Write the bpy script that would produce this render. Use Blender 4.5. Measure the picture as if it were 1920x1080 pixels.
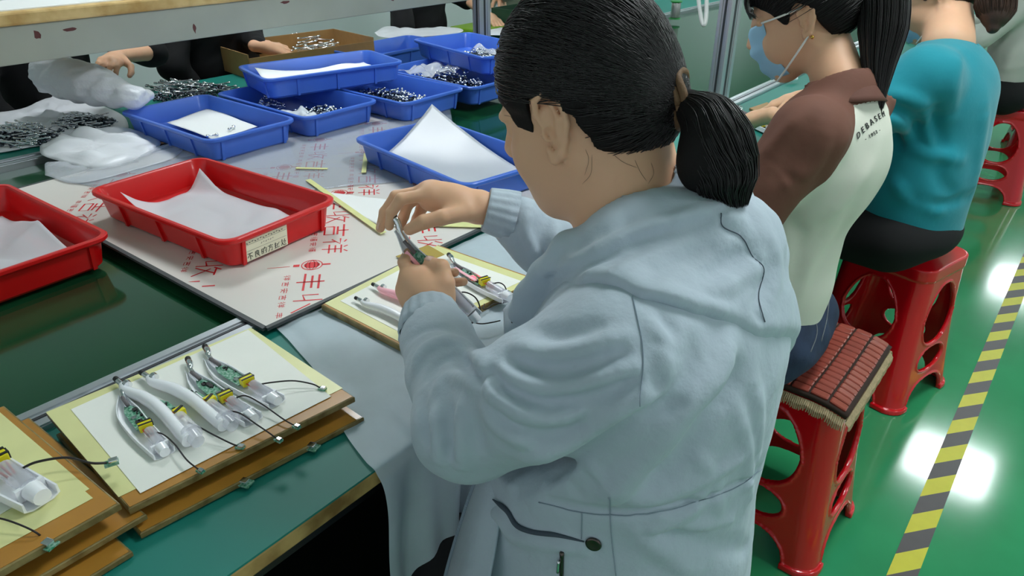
import bpy, bmesh, math, random
import numpy as np
from mathutils import Vector, Matrix, Euler

for _o in list(bpy.data.objects): bpy.data.objects.remove(_o)
SC = bpy.context.scene
COL = SC.collection
rnd = random.Random(7)
PI = math.pi

# ---------------------------------------------------------------- camera
CH = 1.4                                   # camera height above the floor
FPX = 1330.0                               # focal length for a 1920 px wide frame
PITCH = math.radians(28.695); YAW = math.radians(39.345)
cam = bpy.data.cameras.new('camera'); camo = bpy.data.objects.new('camera', cam); COL.objects.link(camo)
camo.location = (0, 0, CH)
camo.rotation_euler = (PI/2 - PITCH, 0, YAW)
cam.sensor_width = 36; cam.lens = FPX/1920*36; cam.clip_start = .03; cam.clip_end = 60
SC.camera = camo

# ---------------------------------------------------------------- world, light, exposure
W = bpy.data.worlds.new('world'); SC.world = W; W.use_nodes = True
W.node_tree.nodes['Background'].inputs[0].default_value = (.86, .95, 1.0, 1)
W.node_tree.nodes['Background'].inputs[1].default_value = .46
SC.view_settings.view_transform = 'Standard'; SC.view_settings.look = 'None'
SC.view_settings.gamma = 1; SC.view_settings.use_curve_mapping = False
SC.view_settings.exposure = 0.42
LAMP_W = 21.0                               # emission of the ceiling panels
PANELS = [(x, y) for x in (-.03, -2.5, -5.0, 2.4) for y in (1.75, 5.78, 9.85)]

# ---------------------------------------------------------------- helpers
_F = np.array([-math.sin(YAW)*math.cos(PITCH), math.cos(YAW)*math.cos(PITCH), -math.sin(PITCH)])
_R = np.array([math.cos(YAW), math.sin(YAW), 0.0]); _U = np.cross(_R, _F)
_C = np.array([0, 0, CH])
def ray(x, y): return _F + _R*(x-960)/FPX - _U*(y-540)/FPX
def on(x, y, z):                           # point of the photo lying at height z
    d = ray(x, y); return _C + d*((CH-z)/-d[2])
def dp(x, y, depth): return _C + ray(x, y)*depth
def onX(x, y, X):
    d = ray(x, y); return _C + d*(X/d[0])
def V(*a): return np.array(a, float)

def lin(c):
    return tuple((v/12.92 if v <= .04045 else ((v+.055)/1.055)**2.4) for v in [k/255 for k in c])
def mat(name, rgb, rough=.5, metal=0, noise=0, nscale=20, bump=0, bscale=60, alpha=1, trans=0, ior=1.45,
        emit=None, estr=0, spec=.5, coat=0, sss=0, rgb2=None, sheen=0, bdist=.002, ndetail=4):
    m = bpy.data.materials.new(name); m.use_nodes = True
    nt = m.node_tree; b = nt.nodes['Principled BSDF']
    b.inputs['Base Color'].default_value = (*lin(rgb), 1)
    b.inputs['Roughness'].default_value = rough; b.inputs['Metallic'].default_value = metal
    b.inputs['IOR'].default_value = ior
    b.inputs['Specular IOR Level'].default_value = spec
    if coat: b.inputs['Coat Weight'].default_value = coat; b.inputs['Coat Roughness'].default_value = .08
    if sheen: b.inputs['Sheen Weight'].default_value = sheen
    if alpha < 1: b.inputs['Alpha'].default_value = alpha
    if trans: b.inputs['Transmission Weight'].default_value = trans
    if sss:
        b.inputs['Subsurface Weight'].default_value = sss
        b.inputs['Subsurface Radius'].default_value = (1, .35, .2); b.inputs['Subsurface Scale'].default_value = .006
    if emit:
        b.inputs['Emission Color'].default_value = (*lin(emit), 1); b.inputs['Emission Strength'].default_value = estr
    tc = None
    if noise or bump or rgb2:
        tc = nt.nodes.new('ShaderNodeTexCoord')
    if noise or rgb2:
        n = nt.nodes.new('ShaderNodeTexNoise'); n.inputs['Scale'].default_value = nscale; n.inputs['Detail'].default_value = ndetail
        nt.links.new(tc.outputs['Object'], n.inputs['Vector'])
        r = nt.nodes.new('ShaderNodeValToRGB'); nt.links.new(n.outputs['Fac'], r.inputs[0])
        c = lin(rgb)
        if rgb2: c2 = lin(rgb2)
        else: c2 = tuple(max(0, v*(1-noise)) for v in c)
        r.color_ramp.elements[0].position = .35; r.color_ramp.elements[1].position = .65
        r.color_ramp.elements[0].color = (*c2, 1); r.color_ramp.elements[1].color = (*c, 1)
        nt.links.new(r.outputs[0], b.inputs['Base Color'])
    if bump:
        n = nt.nodes.new('ShaderNodeTexNoise'); n.inputs['Scale'].default_value = bscale; n.inputs['Detail'].default_value = 5
        nt.links.new(tc.outputs['Object'], n.inputs['Vector'])
        bp = nt.nodes.new('ShaderNodeBump'); bp.inputs['Strength'].default_value = bump; bp.inputs['Distance'].default_value = bdist
        nt.links.new(n.outputs['Fac'], bp.inputs['Height']); nt.links.new(bp.outputs[0], b.inputs['Normal'])
    return m

def tag(o, label=None, cat=None, group=None, kind=None):
    if label: o['label'] = label
    if cat: o['category'] = cat
    if group: o['group'] = group
    if kind: o['kind'] = kind
    return o
def thing(name, label, cat, loc=(0, 0, 0), rz=0, group=None):
    o = bpy.data.objects.new(name, None); COL.objects.link(o)
    o.empty_display_size = .05
    o.location = loc; o.rotation_euler = (0, 0, rz)
    return tag(o, label, cat, group)
def link(name, me, parent=None, mats=(), loc=None, smooth=False):
    for m in mats: me.materials.append(m)
    o = bpy.data.objects.new(name, me); COL.objects.link(o)
    if parent: o.parent = parent
    if loc is not None: o.location = loc
    if smooth: me.shade_smooth()
    return o
def copy_tree(o, parent=None):
    c = o.copy(); COL.objects.link(c)
    if parent: c.parent = parent
    for ch in o.children: copy_tree(ch, c)
    return c

class MB:
    """collects shapes in one vertex / face list"""
    def __init__(s): s.v = []; s.f = []; s.mi = []; s.cur = 0
    def add(s, vs, fs, M=None):
        b = len(s.v)
        if M is not None: vs = [M @ Vector(v) for v in vs]
        s.v += [tuple(v) for v in vs]; s.f += [tuple(i+b for i in f) for f in fs]; s.mi += [s.cur]*len(fs)
        return s
    def box(s, c, d, M=None, rz=0, ry=0, rx=0):
        x, y, z = d[0]/2, d[1]/2, d[2]/2
        vs = [Vector((i*x, j*y, k*z)) for i in (-1, 1) for j in (-1, 1) for k in (-1, 1)]
        R = Euler((rx, ry, rz)).to_matrix()
        vs = [R @ v + Vector(c) for v in vs]
        return s.add(vs, [(0, 1, 3, 2), (4, 6, 7, 5), (0, 4, 5, 1), (2, 3, 7, 6), (0, 2, 6, 4), (1, 5, 7, 3)], M)
    def tube(s, pts, r, seg=8, cap=True, M=None, flat=1.0):
        P = [Vector(p) for p in pts]; n = len(P)
        rs = r if hasattr(r, '__len__') else [r]*n
        vs, fs = [], []
        t0 = (P[1]-P[0]).normalized()
        a = Vector((0, 0, 1)) if abs(t0.z) < .9 else Vector((1, 0, 0))
        u = t0.cross(a).normalized()
        for i in range(n):
            t = (P[min(i+1, n-1)]-P[max(i-1, 0)])
            t = t.normalized() if t.length > 1e-9 else t0
            u = (u - t*u.dot(t)); u = u.normalized() if u.length > 1e-6 else t.orthogonal().normalized()
            w = t.cross(u)
            for k in range(seg):
                an = 2*PI*k/seg
                vs.append(P[i] + u*math.cos(an)*rs[i] + w*math.sin(an)*rs[i]*flat)
        for i in range(n-1):
            for k in range(seg):
                a0 = i*seg+k; a1 = i*seg+(k+1) % seg
                fs.append((a0, a1, a1+seg, a0+seg))
        if cap: fs.append(tuple(range(seg-1, -1, -1))); fs.append(tuple((n-1)*seg+k for k in range(seg)))
        return s.add(vs, fs, M)
    def loops(s, loops, cap0=True, cap1=True, M=None):
        """skin equal-length closed loops"""
        n = len(loops[0]); vs = [v for l in loops for v in l]; fs = []
        for i in range(len(loops)-1):
            for k in range(n):
                a, b = i*n+k, i*n+(k+1) % n
                fs.append((a, b, b+n, a+n))
        if cap0: fs.append(tuple(range(n-1, -1, -1)))
        if cap1: fs.append(tuple((len(loops)-1)*n+k for k in range(n)))
        return s.add(vs, fs, M)
    def lathe(s, prof, seg=24, c=(0, 0, 0), M=None, cap=True):
        L = [[(c[0]+r*math.cos(2*PI*k/seg), c[1]+r*math.sin(2*PI*k/seg), c[2]+z) for k in range(seg)] for r, z in prof]
        return s.loops(L, cap, cap, M)
    def prism(s, poly, z0, z1, M=None):
        return s.loops([[(x, y, z0) for x, y in poly], [(x, y, z1) for x, y in poly]], M=M)
    def grid(s, fn, nu, nv, M=None):
        vs = [fn(i/(nu-1), j/(nv-1)) for j in range(nv) for i in range(nu)]
        fs = [(j*nu+i, j*nu+i+1, (j+1)*nu+i+1, (j+1)*nu+i) for j in range(nv-1) for i in range(nu-1)]
        return s.add(vs, fs, M)
    def ell(s, c, r, M=None, seg=12, rings=8):
        L = []
        for i in range(1, rings):
            a = PI*i/rings
            L.append([(c[0]+r[0]*math.sin(a)*math.cos(2*PI*k/seg), c[1]+r[1]*math.sin(a)*math.sin(2*PI*k/seg), c[2]-r[2]*math.cos(a)) for k in range(seg)])
        return s.loops(L, M=M)
    def build(s, name, m, parent=None, smooth=False, off=None, bevel=0, solid=0, sharp=None, sub=0):
        me = bpy.data.meshes.new(name)
        vs = s.v if off is None else [(v[0]-off[0], v[1]-off[1], v[2]-off[2]) for v in s.v]
        me.from_pydata(vs, [], s.f); me.validate(); me.update()
        mats = m if isinstance(m, (list, tuple)) else [m]
        for k in mats: me.materials.append(k)
        if len(mats) > 1 and len(s.mi) == len(me.polygons): me.polygons.foreach_set('material_index', s.mi)
        o = bpy.data.objects.new(name, me); COL.objects.link(o)
        if parent: o.parent = parent
        if smooth:
            me.shade_smooth()
            if sharp: me.set_sharp_from_angle(angle=math.radians(sharp))
        if solid:
            md = o.modifiers.new('s', 'SOLIDIFY'); md.thickness = solid; md.offset = 0
        if bevel:
            md = o.modifiers.new('b', 'BEVEL'); md.width = bevel; md.segments = 2; md.limit_method = 'ANGLE'
        if sub:
            md = o.modifiers.new('u', 'SUBSURF'); md.levels = sub; md.render_levels = sub
        return o

def rrect(lx, ly, r, z, n=5, cx=0, cy=0):
    pts = []
    for (sx, sy, a0) in ((1, 1, 0), (-1, 1, PI/2), (-1, -1, PI), (1, -1, 3*PI/2)):
        for k in range(n+1):
            a = a0 + PI/2*k/n
            pts.append((cx+sx*(lx/2-r)+r*math.cos(a), cy+sy*(ly/2-r)+r*math.sin(a), z))
    return pts
def catmull(pts, n=6):
    P = [np.array(p, float) for p in pts]; P = [2*P[0]-P[1]]+P+[2*P[-1]-P[-2]]; out = []
    for i in range(1, len(P)-2):
        for k in range(n):
            t = k/n; a, b, c, d = P[i-1:i+3]
            out.append(.5*((2*b)+(c-a)*t+(2*a-5*b+4*c-d)*t*t+(3*b-a-3*c+d)*t**3))
    out.append(P[-2]); return out

# ---------------------------------------------------------------- signed-distance modelling (numpy) for bodies, hair and cloth
def _sm(a, b, k):
    h = np.clip(.5+.5*(b-a)/k, 0, 1)
    return b*(1-h)+a*h - k*h*(1-h)
class SDF:
    def __init__(s): s.p = []
    def rc(s, a, b, r1, r2, k=.02, sub=False, flat=None):
        """round cone a->b; flat=(axis, factor) squashes the section along a world axis"""
        s.p.append(('rc', np.array(a, float), np.array(b, float), r1, r2, k, sub, flat)); return s
    def chain(s, pts, rs, k=.02, sub=False, flat=None):
        for i in range(len(pts)-1): s.rc(pts[i], pts[i+1], rs[i], rs[i+1], k if i == 0 else min(k, .012), sub, flat)
        return s
    def el(s, c, r, k=.02, rot=None, sub=False):
        """ellipsoid; rot: 3x3 with rows = local axes"""
        s.p.append(('el', np.array(c, float), np.array(r, float), None if rot is None else np.array(rot, float), k, sub)); return s
    def raw(s, fn, mode='disp'): s.p.append((mode, fn)); return s
    def __call__(s, P):
        P = np.asarray(P, dtype=np.float32); d = np.full(len(P), 1e3, np.float32)
        for q in s.p:
            if q[0] == 'rc':
                _, a, b, r1, r2, k, sub, flat = q
                if flat is not None:
                    ax = np.array(flat[0], float); ax /= np.linalg.norm(ax); f_ = flat[1]
                    PP = P + np.outer((P-a) @ ax, ax)*(1/f_-1)
                    bb = b + ax*((b-a) @ ax)*(1/f_-1)
                else: PP, bb, f_ = P, b, 1
                ba = bb-a; l = ba@ba
                t = np.clip(((PP-a) @ ba)/l, 0, 1)
                e = np.linalg.norm(PP-a-t[:, None]*ba, axis=1)-(r1+(r2-r1)*t)
                if flat is not None: e = e*min(1, f_*1.0) if f_ < 1 else e
            elif q[0] == 'el':
                _, c, r, rot, k, sub = q
                L = P-c
                if rot is not None: L = L @ rot.T
                k0 = np.linalg.norm(L/r, axis=1); k1 = np.linalg.norm(L/(r*r), axis=1)+1e-9
                e = k0*(k0-1)/k1
                e = np.where(k0 < .05, -r.min(), e)
            elif q[0] == 'disp': d = d-q[1](P); continue
            elif q[0] == 'cut': d = np.maximum(d, q[1](P)); continue
            elif q[0] == 'union': d = _sm(d, q[1](P), .01); continue
            if sub: d = -_sm(-d, e, k)
            else: d = e.astype(np.float32) if d[0] > 900 and d.min() > 900 else _sm(d, e, k)
        return d.astype(np.float32)
def fev(s, P, ch=400000):
    return np.concatenate([s(P[i:i+ch]) for i in range(0, len(P), ch)]) if len(P) else np.zeros(0, np.float32)
def polymesh(s, lo, hi, h, band=4):
    """surface nets in a narrow band"""
    lo = np.array(lo, float); hi = np.array(hi, float)
    n = np.ceil((hi-lo)/h/band).astype(int)*band+1
    nc = (n-1)//band
    # coarse cell centres
    g = [lo[i]+(np.arange(nc[i])+.5)*band*h for i in range(3)]
    C = np.stack(np.meshgrid(*g, indexing='ij'), -1).reshape(-1, 3)
    dc = fev(s, C).reshape(nc)
    act = np.abs(dc) < band*h*1.35
    D = np.repeat(np.repeat(np.repeat(dc, band, 0), band, 1), band, 2)
    D = np.pad(D, ((0, 1),)*3, mode='edge').astype(np.float32)
    mask = np.zeros(n, bool)
    A = np.repeat(np.repeat(np.repeat(act, band, 0), band, 1), band, 2)
    for dx in (0, 1):
        for dy in (0, 1):
            for dz in (0, 1):
                mask[dx:dx+A.shape[0], dy:dy+A.shape[1], dz:dz+A.shape[2]] |= A
    idx = np.argwhere(mask)
    D[mask] = fev(s, lo+idx*h)
    ins = D < 0
    # cells with sign change
    m = n-1
    def cs(B, x, y, z): return B[x:x+m[0], y:y+m[1], z:z+m[2]]
    cnt = sum(cs(ins, x, y, z).astype(np.int8) for x in (0, 1) for y in (0, 1) for z in (0, 1))
    cell = (cnt > 0) & (cnt < 8)
    ci = np.argwhere(cell)
    acc = np.zeros((len(ci), 3)); w = np.zeros(len(ci))
    cor = [(x, y, z) for x in (0, 1) for y in (0, 1) for z in (0, 1)]
    for a in cor:
        for ax in range(3):
            if a[ax]: continue
            b = list(a); b[ax] = 1
            va = D[ci[:, 0]+a[0], ci[:, 1]+a[1], ci[:, 2]+a[2]]; vb = D[ci[:, 0]+b[0], ci[:, 1]+b[1], ci[:, 2]+b[2]]
            c = (va < 0) != (vb < 0)
            t = np.where(c, va/np.where(c, va-vb, 1), 0)
            p = np.tile(np.array(a, float), (len(ci), 1)); p[:, ax] += t
            acc[c] += p[c]; w[c] += 1
    vs = lo+(ci+acc/w[:, None])*h
    vid = np.full(m, -1, np.int64); vid[tuple(ci.T)] = np.arange(len(ci))
    F = []
    for ax in range(3):
        o = [(1, 2), (2, 0), (0, 1)][ax]
        sl0 = [slice(1, m[k]) for k in range(3)]; sl0[ax] = slice(0, m[ax])
        a = ins[tuple(slice(s_.start, s_.stop) for s_ in sl0)]
        sl1 = list(sl0); sl1[ax] = slice(1, m[ax]+1)
        b = ins[tuple(sl1)]
        e = np.argwhere(a != b); 
        if not len(e): continue
        sg = a[tuple(e.T)]
        base = e + np.array([0 if k == ax else 1 for k in range(3)])
        def q(du, dv):
            c = base.copy(); c[:, o[0]] -= du; c[:, o[1]] -= dv
            return vid[tuple(c.T)]
        Q = np.stack([q(1, 1), q(0, 1), q(0, 0), q(1, 0)], 1)
        Q[~sg] = Q[~sg][:, ::-1]
        F.append(Q)
    F = np.concatenate(F); F = F[(F >= 0).all(1)]
    return vs, F
def sdf_obj(name, parts, m, parent=None, off=None, matfn=None, post=None):
    """parts: list of (sdf, lo, hi, h); all go into one mesh"""
    VV, FF, b = [], [], 0
    for (s, lo, hi, h) in parts:
        v, f = polymesh(s, lo, hi, h); VV.append(v); FF.append(f+b); b += len(v)
    v = np.concatenate(VV); f = np.concatenate(FF)
    if post is not None: v = post(v)
    return np_mesh(name, v, f, m, parent, off, matfn)
def np_mesh(name, v, f, m, parent=None, off=None, matfn=None):
    me = bpy.data.meshes.new(name)
    vv = v if off is None else v-np.array(off)
    me.vertices.add(len(vv)); me.vertices.foreach_set('co', vv.astype(np.float32).ravel())
    k = f.shape[1]
    me.loops.add(f.size); me.loops.foreach_set('vertex_index', f.astype(np.int32).ravel())
    me.polygons.add(len(f)); me.polygons.foreach_set('loop_start', np.arange(len(f), dtype=np.int32)*k)
    mats = m if isinstance(m, (list, tuple)) else [m]
    for q in mats: me.materials.append(q)
    if matfn is not None:
        me.polygons.foreach_set('material_index', matfn(v[f].mean(1)).astype(np.int32))
    me.update(calc_edges=True); me.validate(); me.shade_smooth()
    o = bpy.data.objects.new(name, me); COL.objects.link(o)
    if parent: o.parent = parent
    return o
def hit(s, x, y, t0=.3, t1=4, it=90):
    """first point of a modelled surface seen from the photo's viewpoint"""
    d = ray(x, y); L = np.linalg.norm(d); t = t0
    for _ in range(it):
        p = _C+d*t; e = float(s(p[None])[0])
        if e < .0006: return p
        t += max(e*.8, .0004)/L
        if t > t1: break
    return None
def hits(s, pts, n=5, **kw):
    """a photo polyline laid on the surface"""
    out = []
    for q in catmull([(a, b, 0) for a, b in pts], n):
        p = hit(s, q[0], q[1], **kw)
        if p is not None: out.append(p)
    return out
def folds(base, items):
    """items: (photo polyline, amplitude, width): ridges (+) and creases (-) of the cloth"""
    segs = []
    for pts, A, w in items:
        h = hits(base, pts, 4)
        if len(h) < 2: continue
        h = np.array(h); n = len(h)
        for i in range(n-1):
            e0 = min(1, (i+.5)/2.5, (n-1.5-i+1)/2.5)
            segs.append((h[i], h[i+1], A*min(1, e0), w))
    def fn(P):
        out = np.zeros(len(P), np.float32); 
        # strongest influence per polyline is approximated by a soft max over segments
        pos = np.zeros(len(P), np.float32); neg = np.zeros(len(P), np.float32)
        for a, b, A, w in segs:
            lo = np.minimum(a, b)-w*2.6; hi = np.maximum(a, b)+w*2.6
            mk = ((P > lo) & (P < hi)).all(1)
            if not mk.any(): continue
            Q = P[mk]; ba = b-a; t = np.clip(((Q-a) @ ba)/(ba@ba+1e-12), 0, 1)
            e = np.linalg.norm(Q-a-t[:, None]*ba, axis=1)
            g = abs(A)*np.exp(-(e/w)**2)
            if A > 0: pos[mk] = np.maximum(pos[mk], g)
            else: neg[mk] = np.maximum(neg[mk], g)
        return pos-neg
    return fn
def noise3(P, sc, seed=0):
    """cheap smooth noise: sum of rotated sines"""
    r = np.random.RandomState(seed); out = np.zeros(len(P), np.float32)
    for i in range(7):
        k = r.normal(size=3); k = k/np.linalg.norm(k)*sc*r.uniform(.6, 1.6)
        out += np.sin(P @ k + r.uniform(0, 6.28)+1.3*np.sin(P @ r.normal(size=3)*sc*.5))
    return out/3.2
# ================================================================ materials
M = {}
M['floor'] = mat('green_epoxy', (52, 152, 100), .12, noise=.16, nscale=3, bump=.05, bscale=14, coat=.5)
M['teal'] = mat('teal_mat', (26, 128, 116), .5, noise=.12, nscale=2.5)
M['belt'] = mat('dark_green_belt', (22, 74, 46), .09, noise=.22, nscale=5, spec=.62)
M['alu'] = mat('aluminium', (196, 200, 206), .33, .85)
M['alu_dark'] = mat('slot_shadow', (70, 72, 76), .5, .6)
M['wood'] = mat('raw_wood_edge', (190, 158, 98), .6, rgb2=(128, 96, 48), nscale=18, bump=.3, bscale=70)
M['shelf_wood'] = mat('pale_wood_edge', (222, 192, 130), .55, rgb2=(186, 148, 84), nscale=14)
M['grey_paint'] = mat('grey_green_paint', (170, 174, 160), .5, noise=.08, nscale=6)
M['dark_panel'] = mat('dark_steel_panel', (26, 34, 31), .5)
M['wall'] = mat('pale_wall', (205, 214, 214), .7)
M['ceil'] = mat('ceiling_white', (225, 228, 226), .8)
M['white_paper'] = mat('white_paper', (240, 241, 240), .7)
M['lamp'] = mat('lamp_diffuser', (255, 255, 255), .5, emit=(246, 252, 255), estr=LAMP_W)
M['red'] = mat('red_plastic', (214, 14, 18), .32, noise=.05, nscale=8, coat=.2)
M['redstool'] = mat('red_stool_plastic', (206, 8, 24), .2, coat=.5, sss=0)
M['blue'] = mat('blue_plastic', (70, 114, 214), .34, noise=.08, nscale=9, coat=.15)
M['tissue'] = mat('tissue_liner', (230, 232, 238), .6, alpha=.62, bump=.4, bscale=25)
M['chrome'] = mat('chrome', (225, 228, 232), .12, 1)
M['dark_metal'] = mat('dark_metal', (60, 62, 66), .3, .9)
M['cardboard'] = mat('brown_cardboard', (176, 138, 88), .8, noise=.08, nscale=30)
M['black_cloth'] = mat('black_cloth', (15, 15, 17), .85, bump=.3, bscale=30)
M['skin'] = mat('skin', (230, 182, 148), .48, noise=.07, nscale=14, sss=.15, spec=.35, bump=.1, bscale=180, bdist=.0006)
M['nail'] = mat('fingernail', (232, 190, 172), .25, spec=.5)

# ================================================================ setting
def plane(name, x0, x1, y0, y1, z, m, th=.05):
    b = MB(); b.box(((x0+x1)/2, (y0+y1)/2, z-th/2 if th > 0 else z-th/2), (x1-x0, y1-y0, abs(th)))
    o = b.build(name, m); o['kind'] = 'structure'; return o
plane('floor', -7, 4.5, -2.5, 13, 0, M['floor'])
plane('ceiling', -7, 4.5, -2.5, 13, 2.8, M['ceil'], -.05)
b = MB(); b.box((-4.25, 5.25, 1.4), (.06, 15.5, 2.8)); tag(b.build('wall_left', M['wall']), kind='structure')
b = MB(); b.box((-1.2, 13.03, 1.4), (11.6, .06, 2.8)); tag(b.build('wall_back', M['wall']), kind='structure')
for x, y in PANELS:
    t = thing('ceiling_light', 'square ceiling light panel %s, %s of its row' % ({-.03: 'above the bench workers', -2.5: 'above the far bench', -5.0: 'behind the left wall line', 2.4: 'right of the floor tape'}[x], {1.75: 'nearest', 5.78: 'middle one', 9.85: 'farthest'}[y]), 'ceiling light', (x, y, 2.74), 0, 'ceiling light panels')
    b = MB(); b.box((0, 0, .0), (.60, .60, .012)); b.build('diffuser', M['lamp'], t)
    b = MB()
    for s in (-1, 1): b.box((s*.315, 0, .02), (.03, .66, .06)); b.box((0, s*.315, .02), (.60, .03, .06))
    b.build('frame', M['alu'], t)

# floor marking tape: hatched yellow and black
def tape_mat():
    m = mat('hazard_tape', (210, 205, 60), .45)
    nt = m.node_tree; tc = nt.nodes.new('ShaderNodeTexCoord'); sx = nt.nodes.new('ShaderNodeSeparateXYZ')
    nt.links.new(tc.outputs['Object'], sx.inputs[0])
    def mth(op, a, b_=None, c=None):
        n = nt.nodes.new('ShaderNodeMath'); n.operation = op
        for i, k in enumerate((a, b_)):
            if k is None: continue
            if isinstance(k, (int, float)): n.inputs[i].default_value = k
            else: nt.links.new(k, n.inputs[i])
        return n.outputs[0]
    u = mth('SUBTRACT', sx.outputs[1], mth('MULTIPLY', sx.outputs[0], 1.27))
    u = mth('ADD', u, .052)
    fr = mth('FRACT', mth('DIVIDE', u, .163))
    st = mth('GREATER_THAN', fr, .5)
    nz = nt.nodes.new('ShaderNodeTexNoise'); nz.inputs['Scale'].default_value = 30; nt.links.new(tc.outputs['Object'], nz.inputs['Vector'])
    mx = nt.nodes.new('ShaderNodeMix'); mx.data_type = 'RGBA'
    mx.inputs[6].default_value = (*lin((88, 84, 86)), 1); mx.inputs[7].default_value = (*lin((212, 208, 62)), 1)
    nt.links.new(st, mx.inputs[0])
    m2 = nt.nodes.new('ShaderNodeMix'); m2.data_type = 'RGBA'; m2.blend_type = 'MULTIPLY'
    nt.links.new(mth('MULTIPLY', nz.outputs[0], .35), m2.inputs[0]); nt.links.new(mx.outputs[2], m2.inputs[6]); m2.inputs[7].default_value = (.6, .6, .6, 1)
    nt.links.new(m2.outputs[2], nt.nodes['Principled BSDF'].inputs['Base Color'])
    return m
b = MB(); b.box((-.0125, 5, .0008), (.058, 11, .0012))
tag(b.build('floor_tape', tape_mat()), 'yellow and black striped hazard tape stuck along the green floor', 'floor tape')

# ================================================================ near workbench
ZT = .75
t = thing('workbench', 'teal topped workbench with a worn wooden edge, on the near side of the belt', 'workbench', (-.8, 2.5, 0))
o_ = (-.8, 2.5, 0)
b = MB(); b.box((-.784, 2.6, ZT-.0155), (.412, 7.2, .025)); b.build('tabletop', M['wood'], t, off=o_, bevel=.003)
b = MB(); b.box((-.785, 2.6, ZT-.0015), (.414, 7.2, .003)); b.build('mat', M['teal'], t, off=o_)
b = MB(); b.box((-.63, 2.6, ZT-.055), (.03, 7.1, .05)); b.box((-.98, 2.6, ZT-.055), (.03, 7.1, .05)); b.build('apron', M['dark_metal'], t, off=o_)
for x in (-.65, -.98):
    for y in (-.6, 1.1, 2.45, 4.2, 5.9):
        b = MB(); b.box((x, y, .335), (.035, .035, .67)); b.build('leg', M['dark_metal'], t, off=o_)

b = MB(); b.box((-.84, 2.6, .30), (.34, 7.1, .02)); b.build('shade_board', M['dark_panel'], t, off=o_)  # added dark board, stands in for the deep shade under the bench
b = MB(); b.box((-.672, 2.6, .35), (.012, 7.1, .10)); b.build('shade_board_lip', M['dark_panel'], t, off=o_)  # added lip of the same board, darkens the space below the bench
# belt line between the benches
t = thing('conveyor', 'long assembly conveyor with a glossy dark green belt between aluminium rails', 'conveyor', (-1.65, 2.5, 0))
o_ = (-1.65, 2.5, 0)
b = MB(); b.box((-1.656, 2.6, .737), (1.22, 7.2, .006)); b.build('belt', M['belt'], t, off=o_)
b = MB(); b.box((-1.656, 2.6, .70), (1.20, 7.1, .06)); b.build('bed', M['dark_panel'], t, off=o_)
def rail(x0, x1, z1, name='rail'):
    b = MB(); w = x1-x0; c = (x0+x1)/2; h = .05
    b.box((c, 2.6, z1-h/2), (w, 7.2, h))
    b.box((x0+w*.18, 2.6, z1+.001), (w*.30, 7.2, .004)); b.box((x1-w*.18, 2.6, z1+.001), (w*.30, 7.2, .004))
    o = b.build(name, M['alu'], t, off=o_)
    b = MB(); b.box((c, 2.6, z1+.0006), (w*.12, 7.2, .001)); b.build('slot', M['alu_dark'], o, off=None).location = tuple(-k for k in o_)
rail(-1.045, -.993, .7575); rail(-2.325, -2.268, .7575)
b = MB(); b.box((-1.030, 2.6, .4), (.012, 7.1, .6)); b.build('side_panel', M['dark_panel'], t, off=o_)
b = MB(); b.box((-2.29, 2.6, .4), (.012, 7.1, .6)); b.build('side_panel', M['dark_panel'], t, off=o_)

# far workbench
t = thing('workbench', 'teal topped workbench on the far side of the belt', 'workbench', (-2.6, 2.5, 0)); o_ = (-2.6, 2.5, 0)
b = MB(); b.box((-2.6, 2.6, ZT-.0155), (.545, 7.2, .025)); b.build('tabletop', M['wood'], t, off=o_)
b = MB(); b.box((-2.6, 2.6, ZT-.0015), (.547, 7.2, .003)); b.build('mat', M['teal'], t, off=o_)
for x in (-2.4, -2.84):
    for y in (-.6, 1.1, 2.45, 4.2, 5.9):
        b = MB(); b.box((x, y, .361), (.035, .035, .722)); b.build('leg', M['dark_metal'], t, off=o_)

# upright profiles
def post(x, y, z0, z1, w, d, label):
    t = thing('upright_post', label, 'post', (x, y, z0))
    b = MB(); H = z1-z0
    b.box((0, 0, H/2), (w*.86, d*.86, H))
    for sx in (-1, 1):
        for sy in (-1, 1): b.box((sx*w*.36, sy*d*.36, H/2), (w*.28, d*.28, H))
    b.build('profile', M['alu'], t, bevel=.002)
    b = MB()
    for s in (-1, 1): b.box((0, s*(d*.43+.0004), H/2), (w*.16, .001, H)); b.box((s*(w*.43+.0004), 0, H/2), (.001, d*.16, H))
    b.build('slot', M['alu_dark'], t)
    b = MB(); b.box((0, 0, .006), (w*1.15, d*1.15, .012)); b.build('foot_bracket', M['alu'], t)
    return t
post(-1.048, 2.44, .7585, 2.1, .045, .085, 'tall grey aluminium post standing on the near rail of the belt')
post(-2.30, 2.585, .7585, 1.6, .045, .075, 'grey aluminium post standing on the far rail under the shelf end')

# shelf over the far rail
t = thing('shelf', 'painted grey shelf board with a pale wooden edge raised over the far rail', 'shelf', (-2.3, 1.0, 1.0)); o_ = (-2.3, 1.0, 1.0)
b = MB(); b.box((-2.31, .98, 1.056), (.03, 3.12, .098)); f = b.build('front_panel', M['grey_paint'], t, off=o_, bevel=.003)
chip_m = mat('paint_chip', (96, 56, 54), .8)
for (yy, zz, w, hh) in ((.02, 1.07, .03, .035), (.35, 1.045, .022, .012), (.75, 1.075, .02, .03), (.84, 1.08, .05, .01), (1.2, 1.04, .015, .03), (1.55, 1.085, .04, .012), (2.05, 1.05, .02, .012), (1.85, 1.09, .012, .02)):
    b = MB(); n = 9; pl = [(-2.2945, yy+w*math.cos(2*PI*k/n)*rnd.uniform(.4, 1)*.6, zz+hh*math.sin(2*PI*k/n)*rnd.uniform(.4, 1)*.6) for k in range(n)]
    pb = [(-2.297, p[1], p[2]) for p in pl]; b.loops([pb, pl]); b.build('paint_chip', chip_m, t, off=o_)
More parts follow.
